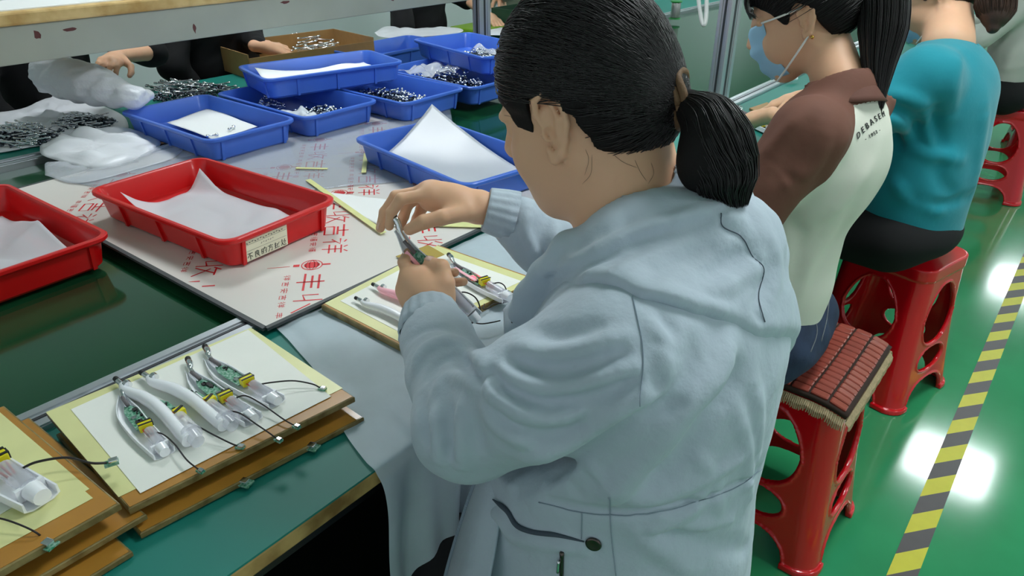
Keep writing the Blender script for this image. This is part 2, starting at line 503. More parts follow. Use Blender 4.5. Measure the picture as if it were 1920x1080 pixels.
b = MB(); b.box((-2.43, .98, 1.122), (.29, 3.16, .034)); b.build('board', M['shelf_wood'], t, off=o_, bevel=.006)
for y in (-.4,):
    b = MB(); b.box((-2.35, y, .884), (.03, .03, .245)); b.build('bracket', M['alu'], t, off=o_)
b = MB(); b.box((-2.44, .45, 1.1405), (.24, 1.5, .003)); tag(b.build('paper_sheet', M['white_paper']), 'white paper sheet lying on top of the raised shelf', 'paper')

# ================================================================ cardboard sheet across the belt
a = MB(); P = [(-.973, .528), (-2.02, .50), (-2.10, 1.84), (-1.72, 1.66), (-.965, 1.30)]
SH_Z = .765
t = thing('cardboard_sheet', 'large white board sheet with red printing and dark edges bridging the belt', 'sheet', (-1.4, .85, .76)); o_ = (-1.4, .85, .76)
b = MB(); b.loops([[(x, y, .7605) for x, y in P], [(x, y, SH_Z) for x, y in P]])
b.build('panel', mat('coated_board', (226, 220, 214), .28, noise=.04, nscale=3), t, off=o_)
b = MB()
for i in range(5):
    p, q = np.array(P[i]), np.array(P[(i+1) % 5]); d_ = (q-p)/np.linalg.norm(q-p); n_ = np.array([d_[1], -d_[0]])
    c0 = np.mean(P, 0)
    if (c0-p)@n_ > 0: n_ = -n_
    e = [p-d_*.003, q+d_*.003, q+d_*.003+n_*.009, p-d_*.003+n_*.009]
    b.loops([[(x, y, .7600) for x, y in e], [(x, y, SH_Z+.0006) for x, y in e]])
b.build('edge_band', mat('dark_edge_band', (70, 74, 76), .5), t, off=o_)

# red printing: strokes drawn in print space (u across the lettering, v down the column)
class Print:
    def __init__(s, org, du, dv): s.o = np.array(org); s.du = np.array(du); s.dv = np.array(dv); s.b = MB()
    def st(s, pts, w, z=SH_Z+.0004):
        P_ = [s.o+s.du*u+s.dv*v for u, v in pts]; n = len(P_); L, R_ = [], []
        for i in range(n):
            d_ = P_[min(i+1, n-1)]-P_[max(i-1, 0)]; d_ = d_/(np.linalg.norm(d_)+1e-9); m_ = np.array([-d_[1], d_[0]])*w/2
            L.append(P_[i]+m_); R_.append(P_[i]-m_)
        vs = [(p[0], p[1], z) for p in L]+[(p[0], p[1], z) for p in R_]
        s.b.add(vs, [(i, i+1, n+i+1, n+i) for i in range(n-1)])
    def ring(s, u, v, ru, rv, w, n=20, a0=0, a1=2*PI): s.st([(u+ru*math.cos(a0+(a1-a0)*k/n), v+rv*math.sin(a0+(a1-a0)*k/n)) for k in range(n+1)], w)
    def disc(s, u, v, ru, rv):
        n = 20; P_ = [s.o+s.du*(u+ru*math.cos(2*PI*k/n))+s.dv*(v+rv*math.sin(2*PI*k/n)) for k in range(n)]
        s.b.add([(p[0], p[1], SH_Z+.0004) for p in P_], [tuple(range(n))])
# glyph strokes in a unit box (x right, y down)
G = {
 'feng': [[(.1, .2), (.9, .2)], [(.15, .45), (.85, .45)], [(.02, .72), (.98, .72)], [(.5, .0), (.5, 1.0)]],
 'shou': [[(.12, .15), (.12, .7), (.4, .6)], [(.4, .0), (.4, 1.0)], [(.65, .0), (.5, .3)], [(.58, .2), (.98, .2)], [(.85, .22), (.5, .98)], [(.58, .4), (1, 1.0)]],
 'ji': [[(.05, .2), (.95, .2)], [(.5, .0), (.5, .45)], [(.2, .45), (.8, .45)], [(.2, .6), (.2, .98), (.8, .98), (.8, .6), (.2, .6)]],
 'xiang': [[(.1, .05), (.25, .15)], [(.0, .3), (.38, .3), (.05, .65)], [(.22, .5), (.22, 1)], [(.5, .0), (.6, .15)], [(.9, .0), (.8, .15)], [(.45, .25), (1, .25)], [(.48, .48), (.96, .48)], [(.42, .72), (1, .72)], [(.72, .25), (.72, 1)]],
 'an': [[(.5, 0), (.5, .15)], [(.08, .3), (.08, .18), (.92, .18), (.92, .3)], [(.45, .3), (.25, .7), (.8, 1)], [(.7, .4), (.2, 1)], [(.05, .52), (.95, .52)]],
 'fu': [[(.15, .0), (.25, .12)], [(.0, .28), (.35, .28), (.05, .62)], [(.2, .45), (.2, 1)], [(.45, .05), (1, .05)], [(.52, .2), (.92, .2), (.92, .42), (.52, .42), (.52, .2)], [(.48, .55), (.96, .55), (.96, 1), (.48, 1), (.48, .55)], [(.72, .55), (.72, 1)], [(.48, .78), (.96, .78)]],
}
def glyph(p, g, u0, v0, su, sv, w, rot=True):
    for st in G[g]:                        # the lettering lies on its side on the sheet
        p.st([((u0+su*(.5-y)), (v0+sv*x)) for x, y in st], w)
redink = mat('red_ink', (214, 24, 34), .45)
pb = MB()
def motif(p):
    # lantern on a cord, then a column of four large glyphs and a column of small ones
    p.ring(0, 0, .020, .012, .0022); p.ring(0, 0, .012, .011, .0014); p.ring(0, 0, .005, .011, .0012)
    p.disc(0, 0, .0155, .0075)
    p.st([(-.024, 0), (-.036, .0)], .010); p.st([(.020, 0), (.036, 0)], .006); p.st([(-.042, .001), (-.085, .002)], .0016)
    v = .02
    for g in ('feng', 'shou', 'ji', 'xiang'):
        glyph(p, g, .002, v, .052, .040, .0042 if g in ('feng', 'ji') else .0034); v += .044
    v = .022
    for k, g in enumerate(('xiang', 'ji', 'an', 'ji', 'xiang', 'feng', 'fu', 'ji', 'fu', 'an', 'fu')):
        glyph(p, g, -.043, v, .013, .0115, .0013); v += .0145 if k != 4 else .021
def frame(px_o, px_u, px_v, lu, lv):
    """print axes on the sheet from two reference directions of the photo"""
    o = on(*px_o, SH_Z)[:2]; u = on(*px_u, SH_Z)[:2]-o; v = on(*px_v, SH_Z)[:2]-o
    return o, u/lu, v/lv
def sheet_print(o, du, dv):
    p = Print(o, du, dv); motif(p)
    ok_v, ok_f = [], []
    poly = np.array(P)
    def inside(q):
        s = 0
        for i in range(5):
            a_, b_ = poly[i], poly[(i+1) % 5]; c = (b_[0]-a_[0])*(q[1]-a_[1])-(b_[1]-a_[1])*(q[0]-a_[0]); s += 1 if c > 0 else -1
        return abs(s) == 5
    for f_ in p.b.f:
        if all(inside(p.b.v[i]) for i in f_): pb.add([p.b.v[i] for i in f_], [tuple(range(len(f_)))])
o, du, dv = frame((585, 497), (618, 495), (572, 582), .034, .10)
_u0 = du; _v0 = dv
for (px, py) in ((585, 497), (415, 443), (636, 362), (533, 314), (228, 327), (795, 402), (600, 262), (705, 232), (690, 285), (800, 300)):
    sheet_print(on(px, py, SH_Z)[:2], _u0, _v0)
pb.build('red_print', redink, t, off=o_)
# ================================================================ trays
def tray_mesh(L, W_, H, R=.03, ribs_x=3, ribs_y=2, t=.0035):
    b = MB(); z = lambda v: v
    li, wi = L-.05, W_-.05
    b.loops([rrect(li, wi, R*.8, 0), rrect(li+.012, wi+.012, R*.85, .006), rrect(L-.022, W_-.022, R, H-.012), rrect(L-.006, W_-.006, R*1.1, H-.012),
             rrect(L, W_, R*1.1, H-.008), rrect(L, W_, R*1.1, H-.002), rrect(L-.004, W_-.004, R*1.1, H), rrect(L-.018, W_-.018, R, H),
             rrect(L-.024, W_-.024, R*.95, H-.004), rrect(li+.008, wi+.008, R*.8, .010), rrect(li-.004, wi-.004, R*.7, .006)])
    def rib(a, bt, tp):
        # a: unit outward normal (x or y), bt/tp: bottom and top points
        pass
    for s_ in (-1, 1):
        for k in range(ribs_x):
            x = (k+1-(ribs_x+1)/2)*L/(ribs_x+.6)
            y0, y1 = s_*(wi/2+.004), s_*(W_/2-.012)
            b.loops([[(x-.004, y0, .002), (x+.004, y0, .002), (x+.004, y0+s_*.006, .002), (x-.004, y0+s_*.006, .002)],
                     [(x-.004, y1, H-.011), (x+.004, y1, H-.011), (x+.004, y1+s_*.006, H-.011), (x-.004, y1+s_*.006, H-.011)]])
        for k in range(ribs_y):
            y = (k+1-(ribs_y+1)/2)*W_/(ribs_y-.55)
            x0, x1 = s_*(li/2+.004), s_*(L/2-.012)
            b.loops([[(x0, y-.004, .002), (x0, y+.004, .002), (x0+s_*.006, y+.004, .002), (x0+s_*.006, y-.004, .002)],
                     [(x1, y-.004, H-.011), (x1, y+.004, H-.011), (x1+s_*.006, y+.004, H-.011), (x1+s_*.006, y-.004, H-.011)]])
    return b
def tray(x, y, z, rz, color, label, L=.5, W_=.29, H=.068, group=None, pitch=0):
    b = tray_mesh(L, W_, H)
    o = b.build('tray', M[color], smooth=True, sharp=35)
    o.location = (x, y, z); o.rotation_euler = (0, pitch, rz)
    return tag(o, label, 'tray', group)
ZS = SH_Z+.0015
redT = tray(-1.44, .714, ZS, .08, 'red', 'red plastic tray with a handwritten label on its short side, on the printed sheet')
redL = tray(-1.675, .338, ZS-.018, .05, 'red', 'red plastic tray at the left edge, standing over the belt without a label')
TA = tray(-2.05, 1.055, ZS, .015, 'blue', 'blue tray with a white paper and two loose clips, left of the stacked blue trays')
TC = tray(-2.035, 1.362, ZS, .0, 'blue', 'blue tray half covered by the tilted blue tray stacked on top of it')
TD = tray(-1.935, 1.665, ZS, .0, 'blue', 'blue tray of small chrome clips, open between two stacks of trays')
TH = tray(-1.905, 1.965, ZS, -.02, 'blue', 'blue tray heaped with chrome clips, under the blue tray nearest the grey post')
TB = tray(-2.11, 1.535, ZS+.0695, 1.326, 'blue', 'blue tray lined with thin white paper, stacked crosswise on top of two others', L=.5, W_=.28)
TG = tray(-1.955, 2.16, ZS+.0695, -.22, 'blue', 'blue tray with chrome clips and clear film, stacked on top near the post')
TF = tray(-2.56, 2.25, .752, PI/2, 'blue', 'almost empty blue tray behind the stacks, on the far bench')
TE = tray(-1.262, 1.285, ZS, -.16, 'blue', 'blue tray with a large curling grey paper, closest to the woman in the pale jacket')
TI = tray(-1.96, 2.62, .745, -.1, 'blue', 'blue tray farthest back, mostly hidden behind the dark haired head')

# label on the red tray
t = bpy.data.objects.new('paper_label', None)
lab = MB(); xx = .5/2-.0195
def labq(u0, u1, v0, v1, dz): return [(xx+dz+v0*.13, u0, v0), (xx+dz+v0*.13, u1, v0), (xx+dz+v1*.13, u1, v1), (xx+dz+v1*.13, u0, v1)]
lab.add(labq(-.098, .005, .006, .052, .0035), [(0, 1, 2, 3)])
lo_ = lab.build('label', mat('label_paper', (236, 232, 206), .5), redT, solid=.0004)
lo_['label'] = 'cream handwritten paper label'
ink = MB()
def lst(pts, w):
    P_ = [np.array(p) for p in pts]; n = len(P_); L_, R_ = [], []
    for i in range(n):
        d_ = P_[min(i+1, n-1)]-P_[max(i-1, 0)]; d_ = d_/(np.linalg.norm(d_)+1e-9); m_ = np.array([-d_[1], d_[0]])*w/2
        L_.append(P_[i]+m_); R_.append(P_[i]-m_)
    vs = [(xx+.0042+p[1]*.13, p[0], p[1]) for p in L_+R_]
    ink.add(vs, [(i, i+1, n+i+1, n+i) for i in range(n-1)])
G2 = {
 'bu': [[(.05, .1), (.95, .1)], [(.55, .1), (.05, .65)], [(.5, .35), (.5, 1)], [(.6, .45), (.9, .65)]],
 'liang': [[(.5, 0), (.55, .1)], [(.2, .15), (.8, .15), (.8, .5), (.2, .5), (.2, .15)], [(.2, .33), (.8, .33)], [(.2, .5), (.2, 1), (.45, .85)], [(.85, .6), (.6, .72)], [(.4, .5), (.95, 1)]],
 'de': [[(.1, .2), (.4, .2), (.4, .9), (.1, .9), (.1, .2)], [(.1, .55), (.4, .55)], [(.65, .0), (.55, .35)], [(.6, .2), (.95, .2), (.9, .95), (.75, .85)], [(.65, .5), (.75, .6)]],
 'fang': [[(.5, 0), (.55, .12)], [(.05, .2), (.95, .2)], [(.4, .2), (.35, .6), (.1, 1)], [(.37, .45), (.8, .45), (.75, .95), (.55, .9)]],
 'ci': [[(.05, .3), (.4, .3)], [(.22, .05), (.22, .9)], [(.05, .6), (.4, .55)], [(.05, .9), (.42, .85)], [(.5, .35), (.6, .4), (.55, .95), (.95, .85)], [(.95, .2), (.6, .5)]],
 'chu': [[(.3, .0), (.1, .4)], [(.15, .25), (.5, .25), (.1, .95)], [(.2, .5), (.55, .95), (1, .95)], [(.75, .05), (.75, .8)], [(.75, .35), (.92, .5)]],
}
u = -.094
for g in ('bu', 'liang', 'de', 'fang', 'ci', 'chu'):
    for st in G2[g]: lst([(u+.0135*x, .0085+.0155*(1-y)) for x, y in st], .0014)
    u += .0162
for k in range(14): lst([(-.094+.0065*k, .0465), (-.0905+.0065*k, .0465+.002*((k*7) % 3-1))], .0016)
for k in range(6): lst([(-.060+.0055*k, .034+.002*(k % 2)), (-.0575+.0055*k, .037)], .0012)
lst([(-.096, .0425), (.002, .0425)], .0005); lst([(-.096, .0285), (.002, .0285)], .0005)
io = ink.build('lettering', mat('pen_ink', (50, 52, 50), .6), lo_)

# ================================================================ papers
def sheet(name, quad, z, m, label, cat, lift=(), amp=.002, nu=24, nv=24, seed=1, th=.0003, kind=None, group=None, fq=30, zmax=None):
    """a paper between four world corners (x, y); lift: (u, v, radius, height) raises a corner"""
    q = [np.array(k, float) for k in quad]
    c = sum(q)/4
    def fn(u, v):
        p = (q[0]*(1-u)+q[1]*u)*(1-v)+(q[3]*(1-u)+q[2]*u)*v
        n = noise3(np.array([[p[0], p[1], 0]]), fq, seed)[0]
        h = z+abs(n)*amp
        for (a, b_, r, hh) in lift:
            e = (abs(u-a)+abs(v-b_))/1.15
            if e < r: h += hh*(1-e/r)**1.6
        return (p[0]-c[0], p[1]-c[1], h-z)
    b = MB(); b.grid(fn, nu, nv)
    o = b.build(name, m, smooth=True, solid=th)
    o.location = (c[0], c[1], z)
    return tag(o, label, cat, group)
def inq(tr, L, W_, pts):
    """tray-local points to world"""
    a = tr.rotation_euler.z; c, s_ = math.cos(a), math.sin(a)
    return [(tr.location.x+c*x-s_*y, tr.location.y+s_*x+c*y) for x, y in pts]
zi = ZS+.0075
sheet('tissue_sheet', inq(redT, 0, 0, [(-.19, -.10), (.205, -.10), (.205, .105), (-.20, .105)]), zi, M['tissue'], 'thin white tissue lining the red tray that carries the label', 'tissue',
      lift=[(0, 0, .36, .052), (0, 1, .22, .045)], amp=.006, nu=40, nv=30, seed=3)
sheet('tissue_sheet', inq(redL, 0, 0, [(-.20, -.10), (.205, -.10), (.16, .10), (-.20, .10)]), zi-.018, M['tissue'], 'crumpled white tissue lining the red tray at the left edge', 'tissue',
      lift=[(.6, 1, .45, .045)], amp=.006, nu=40, nv=30, seed=4)
zi2 = zi+.016
sheet('paper_sheet', [on(313, 231, zi2)[:2], on(393, 203, zi2)[:2], on(483, 238, zi2)[:2], on(400, 263, zi2)[:2]], zi2, M['white_paper'], 'white paper in the blue tray with two loose clips', 'paper', amp=.002, seed=5)
M['film_print'] = None
M['grey_paper'] = mat('grey_liner_paper', (186, 190, 198), .34, bump=.1, bscale=10)
sheet('paper_sheet', inq(TE, 0, 0, [(-.185, -.115), (.213, -.113), (.218, .115), (-.245, .122)]), zi+.002, M['grey_paper'], 'large smooth grey paper curling up at one corner of a blue tray', 'paper',
      lift=[(0, 1, .95, .105)], amp=.001, seed=6, nu=40, nv=30)
sheet('tissue_sheet', inq(TB, 0, 0, [(-.20, -.10), (.20, -.10), (.205, .10), (-.20, .10)]), ZS+.0995, M['white_paper'], 'white tissue lining the topmost blue tray of the left stack', 'tissue',
      lift=[(0, 1, .4, .03)], amp=.005, seed=7)
sheet('paper_sheet', inq(TF, 0, 0, [(-.18, -.10), (.18, -.10), (.18, .07), (-.18, .04)]), .7605, M['white_paper'], 'white slip of paper in the almost empty blue tray behind', 'paper', amp=.003, seed=8)
M['film'] = mat('clear_film', (232, 236, 244), .22, alpha=.36, bump=.5, bscale=22, spec=.7)
M['film2'] = mat('milky_film', (226, 232, 238), .45, alpha=.62, bump=.5, bscale=40, spec=.6)
sheet('plastic_film', inq(TC, 0, 0, [(.03, -.11), (.215, -.11), (.20, -.03), (.06, -.02)]), ZS+.035, M['film2'], 'crumpled milky film over the clips in the half covered blue tray', 'plastic film', amp=.018, seed=9, fq=70)
sheet('plastic_film', inq(TG, 0, 0, [(-.05, .0), (.16, .02), (.19, .12), (-.03, .12)]), ZS+.095, M['film'], 'clear film lying in the stacked blue tray near the post', 'plastic film', amp=.02, seed=10, fq=60)
sheet('plastic_film', inq(TH, 0, 0, [(-.19, -.10), (-.02, -.09), (.0, .08), (-.17, .10)]), ZS+.055, M['film'], 'clear film bulging over the heaped tray of clips', 'plastic film', amp=.02, seed=11, fq=55)
# clear film and papers over the far half of the printed sheet
sheet('plastic_film', [(-2.00, .60), (-1.62, .72), (-1.22, 1.28), (-1.72, 1.76)], SH_Z+.0015, mat('grey_clear_film', (186, 194, 208), .16, alpha=.36, bump=.35, bscale=18, spec=.8),
      'thin clear film spread over the far half of the printed sheet', 'plastic film', amp=.0025, seed=12, nu=50, nv=40)
M['paper_stack'] = mat('lined_paper', (240, 240, 238), .5)
sheet('paper_sheet', [(-1.45, .965), (-1.13, .93), (-.965, 1.09), (-1.05, 1.125)], SH_Z+.002, M['white_paper'], 'white paper sheet by the wrist of the raised hand', 'paper', amp=.001, seed=13)
M['yellow'] = mat('pale_yellow_tape', (232, 232, 158), .35, noise=.08, nscale=30, coat=.3)
def strip(p, q, w, z, label, th=.0012):
    p, q = np.array(p), np.array(q); d_ = (q-p); L_ = np.linalg.norm(d_); c = (p+q)/2
    b = MB(); b.box((0, 0, th/2), (L_, w, th)); o = b.build('yellow_strip', M['yellow']); o.location = (c[0], c[1], z); o.rotation_euler.z = math.atan2(d_[1], d_[0])
    return tag(o, label, 'strip')
strip((-1.50, 1.005), (-1.10, .905), .014, SH_Z+.005, 'long pale yellow strip running from the red tray towards the raised fingers')
strip((-1.55, 1.24), (-1.43, 1.13), .012, SH_Z+.0055, 'short pale yellow strip at the foot of the blue tray with the curling paper')
strip((-1.085, 1.00), (-.965, 1.085), .045, SH_Z+.0035, 'pale yellow card sticking out under the white paper by the sleeve cuff')
strip((-1.60, 1.04), (-1.53, 1.09), .010, SH_Z+.005, 'tiny yellow strip lying alone on the film between the trays')

# translucent tissue drape over the bench edge
def drape_fn():
    # control rows from back (belt side) to the hanging end: left edge and right edge points
    Lr = [(-.972, .545, .753), (-.90, .53, .7535), (-.79, .50, .7535), (-.68, .45, .7535), (-.60, .425, .754), (-.568, .42, .748), (-.558, .41, .70), (-.548, .385, .60), (-.54, .37, .44)]
    Rr = [(-.955, 1.10, .753), (-.90, 1.10, .7535), (-.79, 1.10, .7535), (-.68, 1.08, .7535), (-.60, 1.06, .754), (-.568, 1.05, .748), (-.560, 1.03, .70), (-.556, 1.0, .60), (-.55, .98, .44)]
    A = catmull(Lr, 6); B = catmull(Rr, 6); n = len(A)-1
    def fn(u, v):
        i = min(int(v*n), n-1); f = v*n-i
        a = A[i]*(1-f)+A[i+1]*f; b_ = B[i]*(1-f)+B[i+1]*f
        p = a*(1-u)+b_*u
        k = max(0, (v-.62)/.38)
        p = p+np.array([k*.018*math.sin(u*26+v*3)+k*.01*math.sin(u*61), .03*k*math.sin(u*9+1), .03*k*math.sin(u*17+1)*max(0, k-.3)])
        nz = noise3(np.array([[p[0], p[1], p[2]]]), 60, 5)[0]
        p[2] += abs(nz)*.002*(1 if v < .6 else 0)
        return tuple(p)
    return fn
b = MB(); b.grid(drape_fn(), 90, 70)
o = b.build('tissue_drape', mat('tissue_sheet_blue', (208, 222, 232), .5, alpha=.74, bump=.5, bscale=55, nscale=20, noise=.06), smooth=True, off=(-.77, .8, .753))
o.location = (-.77, .8, .753); tag(o, 'translucent bluish white tissue sheet draped over the near bench edge', 'tissue')

# ================================================================ fixture boards
M['board'] = mat('brown_board', (186, 130, 50), .4, noise=.15, nscale=14, coat=.3)
M['board_edge'] = mat('worn_board_edge', (150, 132, 84), .5, rgb2=(104, 84, 40), nscale=40, coat=.4)
M['cream'] = mat('cream_tape', (234, 232, 166), .35, noise=.1, nscale=9, coat=.35)
def board(quad, z, th, label, tape_in=.0, paper=None, strips=(), bare=None):
    q = [np.array(k, float) for k in quad]; c = sum(q)/4
    t = thing('fixture_board', label, 'board', (c[0], c[1], z-th))
    loc = [k-c for k in q]
    b = MB(); b.loops([[(*(k*.995), 0) for k in loc], [(*k, .0012) for k in loc], [(*k, th-.0012) for k in loc], [(*(k*.992), th) for k in loc]])
    b.build('panel', M['board_edge'], t)
    b = MB(); b.add([(*(k*.985), th+.0003) for k in loc], [(0, 1, 2, 3)]); b.build('face', M['board'], t, solid=.0004)
    if tape_in is not None:
        def L2(u, v): return (loc[0]*(1-u)+loc[1]*u)*(1-v)+(loc[3]*(1-u)+loc[2]*u)*v
        for (u0, u1, v0, v1) in strips:
            b = MB(); pts = [L2(u0, v0), L2(u1, v0), L2(u1, v1), L2(u0, v1)]
            b.add([(*p, th+.0010) for p in pts], [(0, 1, 2, 3)]); b.build('tape', M['cream'], t, solid=.0004)
    if paper:
        b = MB(); b.add([(p[0]-c[0], p[1]-c[1], th+.0017) for p in paper], [(0, 1, 2, 3)]); pp = b.build('paper_cover', mat('cover_paper', (243, 243, 236), .6, noise=.03, nscale=12, bump=.4, bscale=20), t, solid=.0004)
    return t
BQ = [(-.977, .190), (-.953, .491), (-.68, .480), (-.716, .179)]
dq = lambda q, dx, dy, s_=1: [((x+.83)*s_-.83+dx, (y-.335)*s_+.335+dy) for x, y in q]
board(dq(BQ, .018, -.002), .7605, .0085, 'brown fixture board under the loaded board, carrying it on spacers')
t = thing('spacer_blocks', 'dark spacer strip between the two stacked fixture boards', 'spacer', (-.83, .335, .7608))
b = MB(); b.box((-.03, 0, .008), (.19, .25, .0155)); b.build('block', M['dark_panel'], t)
board(BQ, .7865, .0095, 'brown fixture board with cream tape and white paper, five opened devices on it',
      strips=((0, 1, 0, .9), ), paper=[(-.956, .214), (-.950, .484), (-.704, .458), (-.728, .199)])
LQ = [(-1.02, -.16), (-1.010, .163), (-.712, .180), (-.716, -.14)]
board([(x+.03, y-.02) for x, y in LQ], .7590, .008, 'lowest fixture board of the stack at the left edge')
board([(x+.006, y+.012) for x, y in LQ], .7745, .008, 'middle fixture board of the stack at the left edge')
for z in (.7592, .7748):
    b = MB(); b.box((0, 0, .0), (.2, .22, .007)); o = b.build('spacer_block', M['dark_panel']); o.location = (-.87, .01, z+.0036)
    tag(o, 'dark spacer block in the lower gap of the left board stack' if z < .76 else 'dark spacer block in the upper gap of the left board stack', 'spacer')
board([(x, y-.008) for x, y in LQ], .8040, .0100, 'brown fixture board with cream tape on top of the stack at the left edge',
      strips=((0, .97, .0, .84), (.3, .955, .84, .9)), paper=[(-.99, -.14), (-.995, .06), (-.80, .13), (-.775, -.12)])
b = MB(); b.box((0, 0, .0), (.2, .22, .0105)); o = b.build('spacer_block', M['dark_panel']); o.location = (-.87, .01, .7885)
tag(o, 'dark spacer block right under the top board of the left stack', 'spacer')
MQ = [(-.957, .631), (-.973, .943), (-.716, .954), (-.750, .629)]
board(MQ, .7665, .0115, 'cream taped fixture board under the working hands', strips=((.02, .98, .01, .99),), paper=[(-.94, .66), (-.952, .915), (-.735, .925), (-.765, .655)])
b = MB(); q_ = [on(733, 483, .768)[:2], on(800, 466, .768)[:2]]
o = None
P4 = [on(742, 481, .768), on(803, 460, .768), on(834, 478, .768), on(778, 501, .768)]
c = sum(P4)/4; b = MB(); b.add([tuple(k-c) for k in P4], [(0, 1, 2, 3)]); o = b.build('tape_piece', mat('ochre_tape', (176, 150, 62), .35, coat=.3), solid=.0006); o.location = tuple(c+V(0, 0, .0006))
tag(o, 'ochre tape piece on the far corner of the board under the hands', 'tape')
# small board farther up the bench
b_ = [on(1405, 203, .760), on(1438, 192, .760), on(1475, 205, .760), on(1440, 222, .760)]
board([k[:2] for k in b_], .7605, .008, 'small ochre board on the bench before the woman in brown and white', strips=())

# ================================================================ opened devices
M['shell'] = mat('white_translucent_plastic', (246, 247, 252), .22, spec=.6, coat=.3)
M['clear'] = mat('clear_plastic', (236, 238, 248), .1, alpha=.38, spec=.8)
M['pcb'] = mat('green_circuit', (16, 124, 84), .4, rgb2=(150, 186, 170), nscale=260, ndetail=2)
M['chip'] = mat('black_chip', (22, 22, 24), .4)
M['coil'] = mat('yellow_coil_tape', (226, 214, 30), .35)
M['copper'] = mat('red_brown_wires', (176, 62, 34), .4)
M['wire'] = mat('black_wire', (34, 28, 28), .45)
M['pink'] = mat('pink_lit_plastic', (248, 192, 204), .3, sss=.1, emit=(255, 60, 80), estr=.05)
M['led'] = mat('red_led', (255, 60, 60), .3, emit=(255, 40, 50), estr=9)
def device(p0, p1, z, label, side=False, flip=1, wire=None, conn=None, lit=False, tiltx=0, length=None, group=None, dirz=0.0):
    p0, p1 = np.array(p0, float), np.array(p1, float); d_ = p1-p0
    L = np.linalg.norm(d_); ang = math.atan2(d_[1], d_[0]); K = L/.2
    t = thing('opened_device', label, 'device', (p0[0], p0[1], z), ang, group)
    t.scale = (K, K, K)
    th = .0035
    if not side:
        # open half shell: channel along x, neck bending at the head
        def path(x): return -.006*math.exp(-((x-.0)/.03)**2)*flip
        def wd(x): return .006+.009*min(1, max(0, (x-.01)/.06))+.002*math.sin(x/.2*PI)
        L_ = []
        for k in range(25):
            x = .004+.194*k/24; w = wd(x); y = path(x)+.006*flip*math.sin(x/.2*PI); h = .006+.006*min(1, x/.05)
            w2 = w-.0016
            L_.append([(x, y-w, h), (x, y-w*1.02, .003), (x, y-w*.6, 0), (x, y+w*.6, 0), (x, y+w*1.02, .003), (x, y+w, h), (x, y+w2, h), (x, y+w2*.98, .0035), (x, y+w2*.55, .0014), (x, y-w2*.55, .0014), (x, y-w2*.98, .0035), (x, y-w2, h)])
        b = MB(); b.loops(L_); b.build('shell', M['shell'], t, smooth=True, sharp=50)
        zc = .0085
        b = MB(); b.prism([(.045, -.004), (.062, -.010), (.118, -.011), (.122, .012), (.07, .013), (.048, .004)], zc-.0015, zc); pcb = b.build('circuit_board', M['pcb'], t)
        for k in range(9):
            x = .058+.056*rnd.random(); y = -.007+.016*rnd.random(); s_ = rnd.choice((.002, .003, .006))
            b = MB(); b.box((x, y, zc+.0012), (s_*1.3, s_, .0024)); b.build('chip', M['chip'] if k % 3 else M['chrome'], pcb)
        b = MB(); b.box((.124, .001, .014), (.014, .019, .013), rz=.12*flip); co = b.build('coil', M['coil'], t, bevel=.001)
        b = MB()
        for s_ in (-1, 1): b.box((.124+s_*.0045, .001, .0208), (.003, .0205, .0012), rz=.12*flip)
        b.box((.124, .0115, .014), (.009, .0015, .010), rz=.12*flip); b.build('coil_core', M['chip'], co)
        b = MB()
        for k in range(3): b.tube(catmull([(.128, -.004+.004*k, .012), (.138, -.006+.005*k, .016), (.150, -.003+.003*k, .010)], 4), .0011, 6)
        b.build('wire_bundle', M['copper'], t, smooth=True)
        b = MB(); b.tube([(.138, .001, .0115), (.182, .001, .0115)], .0085, 18); b.build('clear_tube', M['clear'], t, smooth=True, sharp=40)
        b = MB(); b.loops([[(x, y*.012, zz) for y, zz in ((-1, .003), (1, .003), (1, .016), (-1, .016))] for x in (.180, .184)])
        b.tube([(.186, 0, .011), (.202, 0, .011)], [.009, .0075], 16)
        b.build('end_collar', M['shell'], t, smooth=True, sharp=40)
        b = MB(); b.tube(catmull([(.050, 0, .009), (.03, -.002*flip, .011), (.012, -.006*flip, .012), (.0, -.012*flip, .012), (-.012, -.016*flip, .011)], 4), [.0035]*9+[.005]*4+[.0055]*3+[.004], 10)
        b.build('metal_tip', M['chrome'], t, smooth=True)
        b = MB(); b.tube([(-.010, -.015*flip, .011), (-.020, -.019*flip, .0105)], .0048, 10); b.build('dark_cap', M['chip'], t, smooth=True, sharp=40)
        b = MB(); b.tube([(.025, -.001*flip, .013), (.052, .0, .013)], .0032, 8); b.build('sleeve', mat('grey_sleeve', (110, 104, 108), .5) if 'sleeve' not in M else M['sleeve'], t, smooth=True)
    else:
        # closed curved handle seen from the side: gooseneck in the lying plane, board peeking out behind
        pts = [(-.002, -.012*flip, .010), (.012, -.014*flip, .010), (.030, -.010*flip, .011), (.055, -.003*flip, .012), (.09, .001*flip, .013), (.13, .0015*flip, .013), (.165, 0, .013), (.192, 0, .012)]
        cp = catmull(pts, 5); n = len(cp)
        rs = [.0055+.0034*min(1, (k/n)/.45) for k in range(n)]
        b = MB(); b.tube(cp, rs, 16, flat=1.1); b.build('shell', M['shell'] if not lit else M['pink'], t, smooth=True, sharp=60)
        b = MB(); b.prism([(.06, .006*flip), (.122, .010*flip), (.122, .021*flip), (.085, .018*flip)][::flip], .008, .0095); pcb = b.build('circuit_board', M['pcb'], t)
        for k in range(5):
            x = .08+.035*rnd.random(); y = (.011+.006*rnd.random())*flip
            b = MB(); b.box((x, y, .0105), (.003, .0025, .0025)); b.build('chip', M['chip'], pcb)
        b = MB(); b.box((.127, .017*flip, .014), (.013, .014, .012), rz=.15*flip); co = b.build('coil', M['coil'], t, bevel=.001)
        b = MB(); b.box((.127, .017*flip, .0205), (.004, .0155, .0012), rz=.5*flip); b.build('coil_core', M['chip'], co)
        b = MB()
